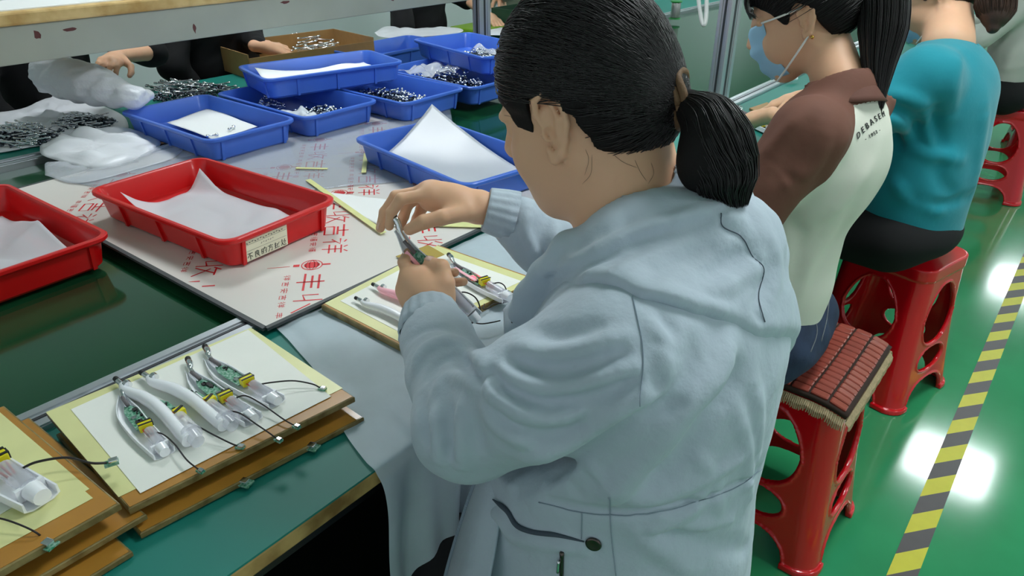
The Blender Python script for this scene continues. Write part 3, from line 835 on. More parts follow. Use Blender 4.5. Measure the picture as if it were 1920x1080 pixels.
        for k in range(3): b.tube(catmull([(.120, .010*flip, .012+.001*k), (.128, (.008+.003*k)*flip, .019), (.136, (.012+.003*k)*flip, .010)], 4), .0011, 6)
        b.build('wire_bundle', M['copper'], t, smooth=True)
        b = MB(); b.tube([(.136, .012*flip, .012), (.178, .012*flip, .012)], .0105, 18); b.build('clear_tube', M['clear'], t, smooth=True, sharp=40)
        b = MB(); b.tube([(.178, .008*flip, .013), (.182, .008*flip, .013), (.186, .008*flip, .013), (.186, .008*flip, .013), (.203, .008*flip, .012)], [.0135, .0145, .0145, .0105, .009], 18)
        b.build('end_collar', M['clear'], t, smooth=True, sharp=40)
        b = MB(); b.tube([(.0, -.012*flip, .011), (-.016, -.013*flip, .011)], .0045, 10); b.tube([(.004, -.008*flip, .015), (.012, -.008*flip, .015)], .006, 12); b.build('metal_tip', M['chrome'], t, smooth=True, sharp=40)
        b = MB(); b.tube([(-.016, -.013*flip, .011), (-.026, -.0135*flip, .011)], .0042, 10); b.build('dark_cap', M['chip'], t, smooth=True, sharp=40)
    if lit:
        b = MB(); b.box((.095, .003*flip, .021 if side else .012), (.010, .004, .003)); b.build('red_light', M['led'], t)
        if not side:
            b = MB(); b.box((.075, .009*flip, .0125), (.07, .006, .0015)); b.build('lit_strip', M['pink'], t)
    if wire:
        inv = Matrix.Translation((p0[0], p0[1], z)) @ Matrix.Rotation(ang, 4, 'Z') @ Matrix.Diagonal((K, K, K, 1)); inv = inv.inverted()
        w = [tuple(inv @ Vector(k)) for k in wire]
        b = MB(); b.tube(catmull(w, 8), .0012, 6); wo = b.build('wire', M['wire'], t, smooth=True)
        e = Vector(w[-1]); d2 = (e-Vector(w[-2])).normalized(); a2 = math.atan2(d2.y, d2.x)
        b = MB(); b.box(e+d2*.004, (.012, .007, .003), rz=a2); cn = b.build('connector', M['pcb'], t)
        b = MB(); b.box(e+d2*.006+Vector((0, 0, .003)), (.008, .006, .004), rz=a2); b.build('metal_shell', M['chrome'], cn, bevel=.0008)
    return t
M['sleeve'] = mat('grey_sleeve', (110, 104, 108), .5)
zb = .7875
def W3(pts): return [tuple(on(x, y, zz)) for x, y, zz in pts]
device(on(222, 745, zb)[:2], on(312, 858, zb)[:2], zb, 'opened white device with a tilted yellow coil, leftmost in the row of five', flip=-1,
       wire=W3([(275, 815, .80), (300, 812, .802), (325, 830, .80), (350, 862, .80), (372, 880, .792)]))
device(on(250, 727, zb)[:2], on(362, 845, zb)[:2], zb, 'white curved handle on its side, second from the left in the row of five', side=True, flip=1,
       wire=W3([(352, 792, .80), (372, 800, .801), (400, 815, .80), (430, 830, .795), (445, 836, .791)]))
device(on(298, 713, zb)[:2], on(428, 815, zb)[:2], zb, 'white curved handle on its side in the middle of the row of five', side=True, flip=1,
       wire=W3([(425, 770, .80), (450, 775, .803), (480, 795, .80), (505, 812, .795), (518, 822, .791)]))
device(on(346, 700, zb)[:2], on(478, 795, zb)[:2], zb, 'open white shell with long green circuit, second from right in the row of five', flip=-1,
       wire=W3([(438, 748, .80), (460, 742, .804), (490, 757, .80), (530, 785, .795), (552, 798, .791)]))
device(on(380, 676, zb)[:2], on(522, 762, zb)[:2], zb, 'open white half shell at the right end of the row, its wire reaching the corner', flip=-1,
       wire=W3([(480, 722, .80), (510, 717, .803), (550, 714, .80), (585, 720, .795), (600, 727, .791)]))
zl = .806
device(on(-120, 800, zl)[:2], on(85, 948, zl)[:2], zl, 'white opened device on the left stack, cut by the picture edge', side=False, flip=-1,
       wire=W3([(38, 880, .82), (70, 866, .825), (125, 858, .822), (170, 868, .815), (200, 868, .808)]))
device(on(-190, 930, zl)[:2], on(-35, 1075, zl)[:2], zl, 'white opened device in the bottom left corner, only its wire in view', side=True, flip=1,
       wire=W3([(-40, 970, .815), (0, 972, .82), (40, 985, .815), (70, 1000, .808), (85, 1015, .790)]))
zm = .7685
device(on(690, 570, zm)[:2], on(800, 635, zm)[:2], zm, 'white curved handle on the near left of the board under the hands', side=True, flip=1,
       wire=None, lit=False)
device(on(722, 545, zm)[:2], on(830, 612, zm)[:2], zm, 'pink glowing curved handle beside the white one under the lower hand', side=True, flip=1, lit=True)
device(on(838, 497, zm)[:2], on(955, 568, zm)[:2], zm, 'pink lit open device with a glowing red light on the right of the board', flip=-1, lit=True,
       wire=W3([(920, 533, .785), (935, 530, .79), (945, 535, .785), (950, 545, .775)]))
# loose wire with ring ends on that board
b = MB(); b.tube(catmull(W3([(872, 600, .771), (900, 607, .772), (925, 604, .772), (938, 601, .770)]), 6), .0011, 6)
o = b.build('loose_wire', M['wire'], smooth=True, off=tuple(on(900, 607, .77))); o.location = tuple(on(900, 607, .77)); tag(o, 'short black wire with bare ends on the near edge of the hands\' board', 'wire')
b = MB(); b.tube(catmull(W3([(908, 570, .771), (906, 579, .772), (914, 578, .773), (925, 570, .773), (945, 568, .772)]), 6), .0010, 6)
o = b.build('loose_wire', M['wire'], smooth=True, off=tuple(on(908, 570, .77))); o.location = tuple(on(908, 570, .77)); tag(o, 'hooked thin wire lying right of the clear tube on the hands\' board', 'wire')
# connectors hanging from the edge of the lower boards
for (px, py, zz, lb) in ((457, 905, .756, 'small green connector board under the front edge of the middle board stack'), (583, 838, .756, 'small green connector board under the front corner near the tissue'), (88, 1020, .80, 'small green connector at the edge of the top left board')):
    p = on(px, py, zz); t = thing('connector_board', lb, 'connector', tuple(p), .35)
    b = MB(); b.box((0, 0, 0), (.022, .014, .0016)); b.build('circuit', M['pcb'], t)
    b = MB(); b.box((.002, 0, .003), (.010, .009, .0045)); b.build('metal_shell', M['chrome'], t, bevel=.0008)
# device on the bench before the woman in brown and white
pa, pb2 = on(1385, 212, .752), on(1432, 250, .752)
device(on(1378, 214, .752)[:2], on(1470, 262, .752)[:2], .752, 'opened device on the bench beside the arm of the woman in brown', flip=-1)
b = MB(); b.tube([(-.03, 0, .008), (.03, 0, .008)], .008, 12); b.box((.0, 0, .014), (.02, .014, .008))
p = on(1483, 152, .76); o = b.build('cable_clip', M['shell'], smooth=True, sharp=40); o.location = (p[0], p[1], .76); o.rotation_euler.z = 1.2; tag(o, 'white clip lying on the near rail in front of the masked woman', 'clip')

# ================================================================ chrome clips
clipm = MB()
pr = [(.0, -.0135), (.0028, -.013), (.0042, -.0105), (.003, -.008), (.0017, -.007), (.0017, .005), (.003, .006), (.0045, .009), (.0035, .0125), (.0, .0135)]
Rx = Matrix.Rotation(PI/2, 4, 'Y')
clipm.lathe(pr[1:-1], 8, M=Rx)
c0 = clipm.build('chrome_clip', M['chrome'], smooth=True)
rods = MB(); rods.lathe([(.002, -.045), (.0042, -.043), (.0042, -.034), (.0024, -.032), (.0024, .03), (.0045, .032), (.0045, .042), (.002, .045)], 8, M=Rx)
r0 = rods.build('chrome_rod', M['chrome'], smooth=True)
first = {'c': True, 'r': True}
def clips(n, fn, label, group, kind='c', flat=.35, sc=1.0):
    src = c0 if kind == 'c' else r0
    for i in range(n):
        p = fn(i, n)
        if first[kind]: o = src; first[kind] = False
        else: o = src.copy(); COL.objects.link(o)
        o.location = p; o.rotation_euler = (rnd.uniform(0, 6), rnd.uniform(-flat, flat), rnd.uniform(0, PI*2) if kind == 'c' else rnd.gauss(dirr[0], .22))
        o.scale = (sc,)*3
        tag(o, label, 'clip' if kind == 'c' else 'rod', group)
def heap(cx, cy, rx, ry, z, h, rot=0):
    def fn(i, n):
        a = rnd.uniform(0, 2*PI); r = math.sqrt(rnd.random()); x, y = rx*r*math.cos(a), ry*r*math.sin(a)
        zz = z+.004+h*(1-r*r)*(i/n)
        c_, s_ = math.cos(rot), math.sin(rot)
        return (cx+c_*x-s_*y, cy+s_*x+c_*y, zz)
    return fn
M['chrome_shade'] = mat('shaded_chrome', (92, 98, 110), .22, 1)  # darker copy of the chrome: dark reflections painted into the heaps
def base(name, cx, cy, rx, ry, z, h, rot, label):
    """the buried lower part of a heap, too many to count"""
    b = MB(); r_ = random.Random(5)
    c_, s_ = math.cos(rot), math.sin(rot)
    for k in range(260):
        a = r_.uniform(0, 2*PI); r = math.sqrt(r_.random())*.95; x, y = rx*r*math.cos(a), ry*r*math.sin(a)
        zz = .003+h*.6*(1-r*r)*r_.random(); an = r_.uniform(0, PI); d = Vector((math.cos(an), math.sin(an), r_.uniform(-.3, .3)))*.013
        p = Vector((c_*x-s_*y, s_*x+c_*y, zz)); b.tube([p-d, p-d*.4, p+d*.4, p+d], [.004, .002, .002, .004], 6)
    o = b.build(name, M['chrome_shade'], smooth=True); o.location = (cx, cy, z); tag(o, label, 'clips', kind='stuff')
dirr = [0.4]
G_ = 'chrome clips in the blue trays'
p = inq(TH, 0, 0, [(-.02, 0)])[0]; clips(95, heap(p[0], p[1], .20, .105, ZS+.012, .062, -.02), 'small chrome clip in the heaped tray under the blue tray by the post', G_+' (heaped tray)', sc=1.25)
base('clip_heap', p[0], p[1], .19, .10, ZS+.008, .05, -.02, 'buried lower clips of the heaped blue tray')
p = inq(TD, 0, 0, [(.02, 0)])[0]; clips(75, heap(p[0], p[1], .17, .10, ZS+.014, .036), 'small chrome clip in the open blue tray between the stacks', G_+' (open tray)', sc=1.25)
base('clip_heap', p[0], p[1], .16, .095, ZS+.008, .03, 0, 'buried lower clips of the open blue tray')
base('clip_heap', *inq(TC, 0, 0, [(.09, 0)])[0], .12, .10, ZS+.008, .035, 0, 'buried lower clips of the half covered blue tray')
base('clip_heap', *inq(TG, 0, 0, [(.05, .02)])[0], .14, .09, ZS+.078, .035, -.2, 'buried lower clips of the stacked blue tray near the post')
p = inq(TC, 0, 0, [(.10, 0)])[0]; clips(55, heap(p[0], p[1], .11, .10, ZS+.014, .036), 'small chrome clip at the near end of the half covered blue tray', G_+' (covered tray, near end)', sc=1.2)
p = inq(TC, 0, 0, [(-.15, -.02)])[0]; clips(25, heap(p[0], p[1], .06, .06, ZS+.008, .04), 'small chrome clip at the far end of the half covered blue tray', G_+' (covered tray, far end)', sc=1.2)
p = inq(TG, 0, 0, [(.05, .02)])[0]; clips(45, heap(p[0], p[1], .14, .09, ZS+.085, .035), 'small chrome clip in the blue tray stacked near the post', G_+' (stacked tray)', sc=1.2)
for px, py, a_, lb in ((434, 240, .9, 'single chrome clip on the white paper, farther from the tray rim'), (398, 254, 0, 'single chrome clip on the white paper, right at the tray rim')):
    q = on(px, py, zi2+.008); o = c0.copy(); COL.objects.link(o); o.location = tuple(q); o.rotation_euler = (0, 0, a_+1.2); o.scale = (1.3,)*3; tag(o, lb, 'clip', None)
    if 'group' in o: del o['group']
# loose heaps on the far bench
def px_heap(poly, z, h):
    c = np.mean([on(x, y, z) for x, y in poly], 0); x0 = min(p[0] for p in poly); x1 = max(p[0] for p in poly); y0 = min(p[1] for p in poly); y1 = max(p[1] for p in poly)
    def fn(i, n):
        while True:
            x, y = rnd.uniform(x0, x1), rnd.uniform(y0, y1)
            e = ((x-(x0+x1)/2)/((x1-x0)/2))**2+((y-(y0+y1)/2)/((y1-y0)/2))**2
            if e < 1: break
        q = on(x, y, z); return (q[0], q[1], z+.005+h*(1-e)*(i/n))
    return fn
dirr[0] = .5
for (x_, y_, rx_, ry_, lb_) in ((40, 256, .13, .10, 'buried rods of the leftmost heap on the plastic bag'), (158, 232, .11, .07, 'buried rods of the second heap on the plastic bag'), (360, 172, .12, .15, 'buried rods of the loose heap on the far bench')):
    q = on(x_, y_, .762); base('rod_heap', q[0], q[1], rx_, ry_, .760 if x_ < 300 else .753, .03, .3, lb_)
clips(60, px_heap([(285, 155), (435, 187)], .752, .03), 'chrome rod in the loose heap on the far bench behind the blue tray', 'chrome rods heaped on the far bench', 'r', .2)
clips(55, px_heap([(-10, 235), (92, 277)], .775, .035), 'chrome rod in the heap on the plastic bag at the left edge', 'chrome rods on the plastic bag', 'r', .2, sc=.7)
clips(48, px_heap([(100, 218), (215, 246)], .775, .03), 'short chrome rod in the heap right of the leftmost one', 'short chrome rods on the plastic bag', 'r', .25, sc=.55)
# ================================================================ cardboard box with rods
bx0, bx1, bx2 = on(636, 43, .86), on(705, 68, .86), on(500, 64, .86)
t = thing('cardboard_box', 'open brown cardboard box of chrome rods on the far bench', 'box', (-2.83, 1.93, .752), 0)
def bwall(p, q, z0, z1, th, name='side'):
    p, q = Vector(p), Vector(q); d_ = (q-p); c = (p+q)/2; b = MB(); b.box((c.x, c.y, (z0+z1)/2), (d_.length, th, z1-z0), rz=math.atan2(d_.y, d_.x)); b.build(name, M['cardboard'], t)
hx, hy = .17, .30
bwall((-hx, -hy), (hx, -hy), 0, .10, .004); bwall((-hx, hy), (hx, hy), 0, .10, .004); bwall((-hx, -hy), (-hx, hy), 0, .10, .004); bwall((hx, -hy), (hx, hy), 0, .085, .004)
b = MB(); b.box((0, 0, .002), (2*hx, 2*hy, .004)); b.build('bottom', M['cardboard'], t)
t.rotation_euler.z = -.12
dirr[0] = 1.1
clips(40, px_heap([(552, 66), (622, 100)], .79, .045), 'long chrome rod in the cardboard box', 'chrome rods in the cardboard box', 'r', .15, sc=1.25)
# ================================================================ plastic bags on the far bench
def blob_sheet(name, poly, z, m, label, amp, seed, fq=40, n=44):
    """film over a convex photo outline lying at height z"""
    P_ = [on(x, y, z)[:2] for x, y in poly]; c = np.mean(P_, 0); N = len(P_)
    rim = catmull([(*p, 0) for p in P_+[P_[0]]], 8)[:-1]; b = MB(); L_ = []
    for k in range(14, 0, -1):
        f = k/14; row = []
        for r_ in rim:
            p = c+(r_[:2]-c)*f; h = abs(noise3(np.array([[p[0], p[1], 0]]), fq, seed)[0])*amp*(1-f**6)+.002+amp*.5*(1-f*f)
            row.append((p[0]-c[0], p[1]-c[1], h))
        L_.append(row)
    b.loops(L_, cap0=False); o = b.build(name, m, smooth=True, solid=.0006); o.location = (c[0], c[1], z); tag(o, label, 'plastic bag')
    return o
M['bag'] = mat('white_plastic_bag', (238, 240, 246), .35, alpha=.86, bump=.6, bscale=24, spec=.6)
blob_sheet('plastic_bag', [(-40, 215), (40, 205), (110, 178), (180, 195), (235, 222), (230, 262), (150, 262), (70, 275), (-40, 285)], .7535, M['bag'], 'white plastic bag spread flat on the far bench at the left edge', .012, 3, 60)
blob_sheet('plastic_bag', [(75, 275), (150, 250), (240, 245), (300, 265), (275, 292), (190, 318), (120, 305), (80, 292)], .77, M['bag'], 'crumpled white plastic bag hanging over the far rail by the blue tray', .028, 8, 48)
blob_sheet('plastic_bag', [(85, 330), (90, 305), (150, 318), (250, 300), (350, 262), (330, 295), (260, 318), (150, 345)], .767, M['film'], 'clear limp plastic film trailing from the bag over the belt', .006, 9, 30)
blob_sheet('plastic_bag', [(702, 62), (725, 50), (760, 55), (850, 52), (862, 62), (760, 72), (715, 70)], .80, M['bag'], 'white sheet of foam on the far bench behind the blue trays', .01, 10, 30)
blob_sheet('plastic_bag', [(905, 60), (930, 52), (965, 58), (950, 66), (915, 66)], .78, M['bag'], 'small white bag end peeking out behind the tray by the post', .01, 11, 30)
blob_sheet('plastic_bag', [(912, 45), (918, 18), (945, 16), (968, 35), (950, 48), (925, 50)], .76, M['film2'], 'clear bag of metal parts under the reaching hand beyond the post', .05, 12, 40)
# ================================================================ solder spool, hose loop, crate, lime case
p = on(1265, 37, .757)
t = thing('solder_spool', 'silver solder wire spool with green flanges standing on the far rail', 'spool', (p[0], p[1], .7615))
b = MB(); b.lathe([(.034, 0), (.036, .002), (.034, .006)], 24); b.build('flange', mat('green_plastic', (40, 150, 70), .35), t, smooth=True, sharp=40)
b = MB(); b.lathe([(.034, .096), (.036, .100), (.034, .104)], 24); b.build('flange', bpy.data.materials['green_plastic'], t, smooth=True, sharp=40)
b = MB(); b.lathe([(.026, .006), (.028, .012), (.028, .09), (.026, .096)], 24); b.build('wire_winding', mat('solder_wire', (186, 188, 184), .3, .9, bump=.5, bscale=200), t, smooth=True)
p = dp(1316, 25, 3.0)
b = MB(); hp = [dp(1306, -60, 2.9), dp(1309, -10, 2.9), dp(1313, 25, 2.9), dp(1318, 46, 2.9), dp(1323, 40, 2.9), dp(1325, 10, 2.9), dp(1324, -20, 2.9), dp(1322, -60, 2.9)]
b.tube(catmull(hp, 6), .0085, 12); o = b.build('hose_loop', mat('pale_hose', (205, 206, 204), .3), smooth=True, off=tuple(p)); o.location = tuple(p); tag(o, 'pale grey hose hanging in a narrow loop beside the tall post', 'hose')
p = on(1205, 42, .75)
t = thing('parts_crate', 'dark green crate of brown parts on the far bench, left of the spool', 'crate', (-2.58, 3.42, .752), 0)
gm = mat('dark_green_crate', (28, 66, 46), .5)
b = MB(); b.box((0, 0, .004), (.36, .46, .008)); b.build('bottom', gm, t)
for (c_, d_) in (((.18, 0, .06), (.008, .46, .12)), ((-.18, 0, .06), (.008, .46, .12)), ((0, .23, .06), (.36, .008, .12)), ((0, -.23, .06), (.36, .008, .12))):
    b = MB(); b.box(c_, d_); b.build('side', gm, t)
b = MB()
for k in range(14): b.box((rnd.uniform(-.15, .15), rnd.uniform(-.18, .18), .02+.06*rnd.random()), (.05, .03, .02), rz=rnd.uniform(0, 3))
b.build('brown_parts', mat('brown_parts', (120, 84, 52), .6), t)
b = MB(); b.box((0, 0, .02), (.22, .3, .04)); o = b.build('lime_case', mat('lime_plastic', (120, 160, 40), .4), bevel=.006); o.location = (-2.75, 3.1, .752)
tag(o, 'lime green case on the far bench beyond the reaching hand', 'case')
# ================================================================ people: shared builders
def nrm(v): v = np.array(v, float); return v/np.linalg.norm(v)
class Head:
    """head frame: a forward, l left, b up, origin midway between crown and chin"""
    def __init__(s, c, yaw, pitch, roll=0, S=1.0, face=1.0):
        # yaw: direction of the face in the ground plane (radians, 0 = +X); pitch downward
        f = V(math.cos(yaw)*math.cos(pitch), math.sin(yaw)*math.cos(pitch), -math.sin(pitch))
        l = nrm(np.cross(V(0, 0, 1), f)); u = np.cross(f, l)
        if roll:
            l2 = l*math.cos(roll)+u*math.sin(roll); u = u*math.cos(roll)-l*math.sin(roll); l = l2
        s.c = np.array(c, float); s.f, s.l, s.u, s.S = f, l, u, S
        s.rot = np.stack([f, l, u])
    def P(s, a, l, b): return s.c+(s.f*a+s.l*l+s.u*b)*s.S
    def loc(s, P): return ((P-s.c) @ s.rot.T)/s.S
    def el(s, sd, p, r, k=.02, sub=False, rot=None): sd.el(s.P(*p), np.array(r)*s.S, k*s.S, s.rot if rot is None else rot, sub)
    def rc(s, sd, a, b, r1, r2, k=.02, sub=False): sd.rc(s.P(*a), s.P(*b), r1*s.S, r2*s.S, k*s.S, sub)
    def skin(s, neck, nr=(.056, .062), cheek=1.0, flare=.40, es=1.0, ea=-.006):
        sd = SDF()
        s.el(sd, (-.010, 0, .026), (.093, .073, .088), .01)
        s.el(sd, (.022, 0, -.028), (.066, .060, .078), .03)
        s.el(sd, (.060, 0, -.092), (.022, .024, .019), .03)
        for q in (-1, 1):
            s.rc(sd, (-.008, q*.052, -.048), (.052, q*.020, -.092), .018*cheek, .014, .03)
            s.el(sd, (.048, q*.036, -.036), (.030*cheek, .026*cheek, .032*cheek), .025)
            s.el(sd, (.078, q*.031, .002), (.016, .017, .010), .010, sub=True)
            s.el(sd, (.070, q*.031, .001), (.0135, .0135, .0125), .004)
            s.rc(sd, (.083, q*.012, .019), (.074, q*.046, .020), .0075, .006, .012)
        s.rc(sd, (.088, 0, .010), (.104, 0, -.022), .0075, .0105, .012)
        for q in (-1, 1): s.el(sd, (.096, q*.010, -.026), (.011, .008, .008), .006)
        s.el(sd, (.088, 0, -.052), (.010, .023, .0055), .006); s.el(sd, (.086, 0, -.062), (.010, .020, .006), .005)
        s.rc(sd, (.100, -.02, -.057), (.100, .02, -.057), .0016, .0016, .003, sub=True)
        for q in (-1, 1):
            def E(x, y, o=0): # ear plane: x backwards, y up, o outwards
                return (ea-(x*math.cos(flare)-o*math.sin(flare)*.7)*es, q*(.0735+x*math.sin(flare)*es+o*.95), -.004+y*es)
            s.rc(sd, E(.002, .012, -.005), E(.003, -.014, -.005), .0105, .009, .006)
            pts = [(-.005, .002, .003), (-.009, .016, .003), (-.006, .027, .003), (.004, .032, .003), (.014, .028, .004), (.019, .015, .005), (.017, .0, .005), (.010, -.014, .004), (.003, -.024, .003), (-.005, -.028, .002), (-.008, -.018, .001)]
            R_ = [.003, .0034, .0036, .0038, .0040, .0040, .0038, .0042, .0062, .0055, .0036]
            for i in range(len(pts)-1): s.rc(sd, E(*pts[i]), E(*pts[i+1]), R_[i], R_[i+1], .003)
            for a_, b_ in (((.008, .020, .004), (.010, .006, .005)), ((.010, .006, .005), (.006, -.010, .004))): s.rc(sd, E(*a_), E(*b_), .0034, .0034, .004)
            s.rc(sd, E(-.007, -.003, .003), E(-.006, -.009, .003), .004, .003, .003)
            s.el(sd, E(.003, .012, .0075), (.0065, .0042, .011), .003, sub=True); s.el(sd, E(-.001, -.004, .0070), (.0060, .0065, .0075), .003, sub=True)
        s.neckb = np.array(neck, float)
        sd.rc(s.P(-.028, 0, -.045), s.neckb, nr[0]*s.S, nr[1]*s.S, .022*s.S)
        return sd

def hand(sd, wrist, palm, fingers, thumb, pr=.020, k=.009):
    """fingers: lists of (joint positions); radii taper to the tip"""
    sd.chain(palm, [pr]*len(palm), .012)
    sd.rc(wrist[0], wrist[1], .025, .021, .02)
    for F_ in fingers:
        n = len(F_); rs = [.0098, .0088, .0080, .0068][:n]
        for i in range(n-1): sd.rc(F_[i], F_[i+1], rs[i], rs[i+1], k if i == 0 else .003)
    for i in range(len(thumb)-1):
        rs = [.0150, .0115, .0105, .0088]; sd.rc(thumb[i], thumb[i+1], rs[i], rs[i+1], .012 if i == 0 else .004)
    return sd
def nail(parent, off, p, d, up, s=.0055, m=None):
    """nail plate at fingertip p, finger direction d, facing up"""
    d = nrm(d); up = nrm(np.array(up)-d*(np.array(up)@d)); w = np.cross(d, up); b = MB()
    def fn(u, v):
        a = (u-.5)*2; c = (v-.5)*2
        q = np.array(p)+d*(c*s*1.15)+w*(a*s)*(1-.12*c*c)+up*(.0076*(1-.28*a*a)-.0009*max(0, c)**2)
        return tuple(q-off)
    b.grid(fn, 7, 7); return b.build('fingernail', m or M['nail'], parent, smooth=True, solid=.0005)

def strands(name, curves, r, m, parent, off):
    """hair strands as one thin-tube mesh"""
    VV, FF, b = [], [], 0
    for c in curves:
        c = np.array(c)-off; n = len(c)
        if n < 3: continue
        t = np.gradient(c, axis=0); t /= np.linalg.norm(t, axis=1)[:, None]+1e-9
        ref = np.array([.3, .5, .81]); u = np.cross(t, ref); u /= np.linalg.norm(u, axis=1)[:, None]+1e-9; w = np.cross(t, u)
        rr = r*np.minimum(1, np.minimum(np.arange(n)+.6, n-1-np.arange(n)+.25)/1.6)[:, None]
        ring = [c+u*rr, c+w*rr, c-u*rr, c-w*rr]
        VV.append(np.stack(ring, 1).reshape(-1, 3))
        i = np.arange(n-1)[:, None]*4; k = np.arange(4)[None]
        q = np.stack([i+k, i+(k+1) % 4, i+4+(k+1) % 4, i+4+k], -1).reshape(-1, 4)+b
        FF.append(q); b += 4*n
    if not VV: return None
    return np_mesh(name, np.concatenate(VV), np.concatenate(FF), m, parent)
def grad(s, P, e=.002):
    P = np.atleast_2d(P); g = np.zeros_like(P)
    for k in range(3):
        d = np.zeros(3); d[k] = e; g[:, k] = (s(P+d)-s(P-d))
    return g/(np.linalg.norm(g, axis=1)[:, None]+1e-9)
def snap(s, P, off=0.0, it=3):
    P = np.atleast_2d(P).astype(float)
    for _ in range(it): P = P-grad(s, P)*(s(P)-off)[:, None]
    return P
def surf_tube(name, base, pts, r, m, parent, off, n=5, lift=.0, seg=6, flat=1.0):
    h = hits(base, pts, n)
    if len(h) < 2: return None
    h = snap(base, np.array(h), lift) if lift else h
    b = MB(); b.tube([tuple(p) for p in h], r, seg, flat=flat); return b.build(name, m, parent, smooth=True, off=off)

M['hair'] = mat('black_hair', (26, 22, 22), .38, spec=.55, noise=.25, nscale=60)
M['hair_core'] = mat('black_hair_mass', (20, 17, 17), .7, spec=.25, bump=.6, bscale=220, bdist=.001)
M['denim_jacket'] = mat('pale_blue_cotton', (180, 194, 206), .72, noise=.035, nscale=7, bump=.5, bscale=42, bdist=.005, sheen=.15)
M['seam'] = mat('seam_thread', (142, 156, 170), .7)
M['dark_seam'] = mat('dark_seam_thread', (70, 80, 92), .8)

# ================================================================ woman in the pale blue jacket
O1 = V(-.29, .64, 0)
W1 = thing('person', 'woman in a pale blue hooded jacket, black ponytail, bent over a device in her hands', 'person', tuple(O1))
hd = Head(dp(1094, 200, .822), PI+math.radians(12), math.radians(22), 0, 1.04)
NB = V(-.365, .675, 1.035)
sk = hd.skin(NB, (.058, .068), 1.08, flare=-.10, es=1.15, ea=.008)
# fuller jaw and throat
hd.el(sk, (.030, .0, -.075), (.050, .050, .035), .03)
# --- right hand (raised, far) and left hand (lower, near)
D = lambda x, y, d: dp(x, y, d)
rh = SDF()
hand(rh, (D(985, 420, 1.085), D(905, 388, 1.075)), [D(890, 388, 1.07), D(845, 378, 1.065), D(812, 368, 1.06)],
     [[D(806, 364, 1.045), D(752, 373, 1.035), D(734, 398, 1.04), D(730, 424, 1.05)],
      [D(798, 358, 1.065), D(742, 368, 1.06), D(721, 398, 1.065), D(713, 428, 1.07)],
      [D(800, 362, 1.085), D(765, 382, 1.095), D(757, 406, 1.095), D(750, 428, 1.08)],
      [D(808, 370, 1.10), D(790, 392, 1.115), D(782, 410, 1.112), D(774, 424, 1.10)]],
     [D(872, 396, 1.05), D(828, 408, 1.03), D(795, 416, 1.028), D(768, 430, 1.038)], pr=.0235)
rh.rc(D(860, 380, 1.068), D(805, 362, 1.06), .022, .014, .015)
lh = SDF()
hand(lh, (D(815, 640, 1.0), D(808, 590, 1.03)), [D(806, 580, 1.035), D(800, 552, 1.045), D(788, 530, 1.05)],
     [[D(772, 524, 1.045), D(757, 492, 1.045), D(766, 474, 1.062), D(783, 480, 1.078)],
      [D(766, 534, 1.055), D(764, 520, 1.10), D(812, 510, 1.115), D(853, 511, 1.10)],
      [D(770, 550, 1.055), D(780, 544, 1.105), D(825, 533, 1.11), D(869, 528, 1.085)],
      [D(778, 566, 1.05), D(792, 568, 1.09), D(820, 564, 1.10), D(842, 562, 1.09)]],
     [D(832, 570, 1.035), D(837, 530, 1.025), D(829, 500, 1.030), D(806, 492, 1.045)], pr=.025)
lh.el(D(800, 552, 1.045), (.040, .032, .036), .018)
lh.rc(D(768, 540, 1.045), D(770, 522, 1.042), .016, .012, .015)
for k_, (x_, y_) in enumerate(((764, 524), (758, 546), (766, 566))): lh.el(D(x_, y_, 1.040+.004*k_), (.009, .009, .009), .012)
# --- torso, arms and legs under the clothes
core = SDF()
core.el((-.335, .64, .70), (.10, .115, .26), .05).el((-.31, .655, .93), (.10, .17, .14), .05)
SHL, SHR = V(-.285, .515, 1.005), V(-.325, .835, .985)
ELL, WRL = D(880, 800, .835), D(812, 612, 1.01)
ELR, WRR = D(1085, 500, 1.15), D(950, 402, 1.08)
core.rc(SHL, SHR, .05, .05, .05).rc((-.34, .66, 1.0), NB, .06, .062, .03)
core.rc(SHL, ELL, .045, .038).rc(ELL, WRL, .036, .024).rc(SHR, ELR, .045, .038).rc(ELR, WRR, .036, .024)
for q in (-1, 1):
    y = .64+q*.10
    core.chain([(-.28, y, .53), (-.56, y-.01, .50), (-.57, y, .28), (-.50, y, .06)], [.085, .06, .052, .036], .03)
    core.rc((-.48, y, .045), (-.64, y-.01, .03), .038, .026, .02)
body = sdf_obj('body', [(sk, hd.c-V(.15, .15, .2), hd.c+V(.2, .16, .17), .0024), (rh, np.array(D(820, 400, 1.07))-V(.17, .12, .13), np.array(D(860, 400, 1.07))+V(.17, .14, .13), .0018),
                        (lh, np.array(D(805, 540, 1.06))-.13, np.array(D(805, 540, 1.06))+.13, .0018), (core, (-.85, .36, 0), (-.1, 1.0, 1.1), .009)], M['skin'], W1, O1)
nail(W1, O1, D(770, 429, 1.038), D(768, 430, 1.038)-D(795, 416, 1.028), -ray(770, 425)+_U*.5, .0062)
nail(W1, O1, D(807, 490, 1.043), D(806, 492, 1.045)-D(829, 500, 1.030), -ray(806, 492)+_U*.9, .0058)
nail(W1, O1, D(716, 424, 1.068), D(713, 428, 1.07)-D(721, 398, 1.065), -_R-_F*.4, .0045)
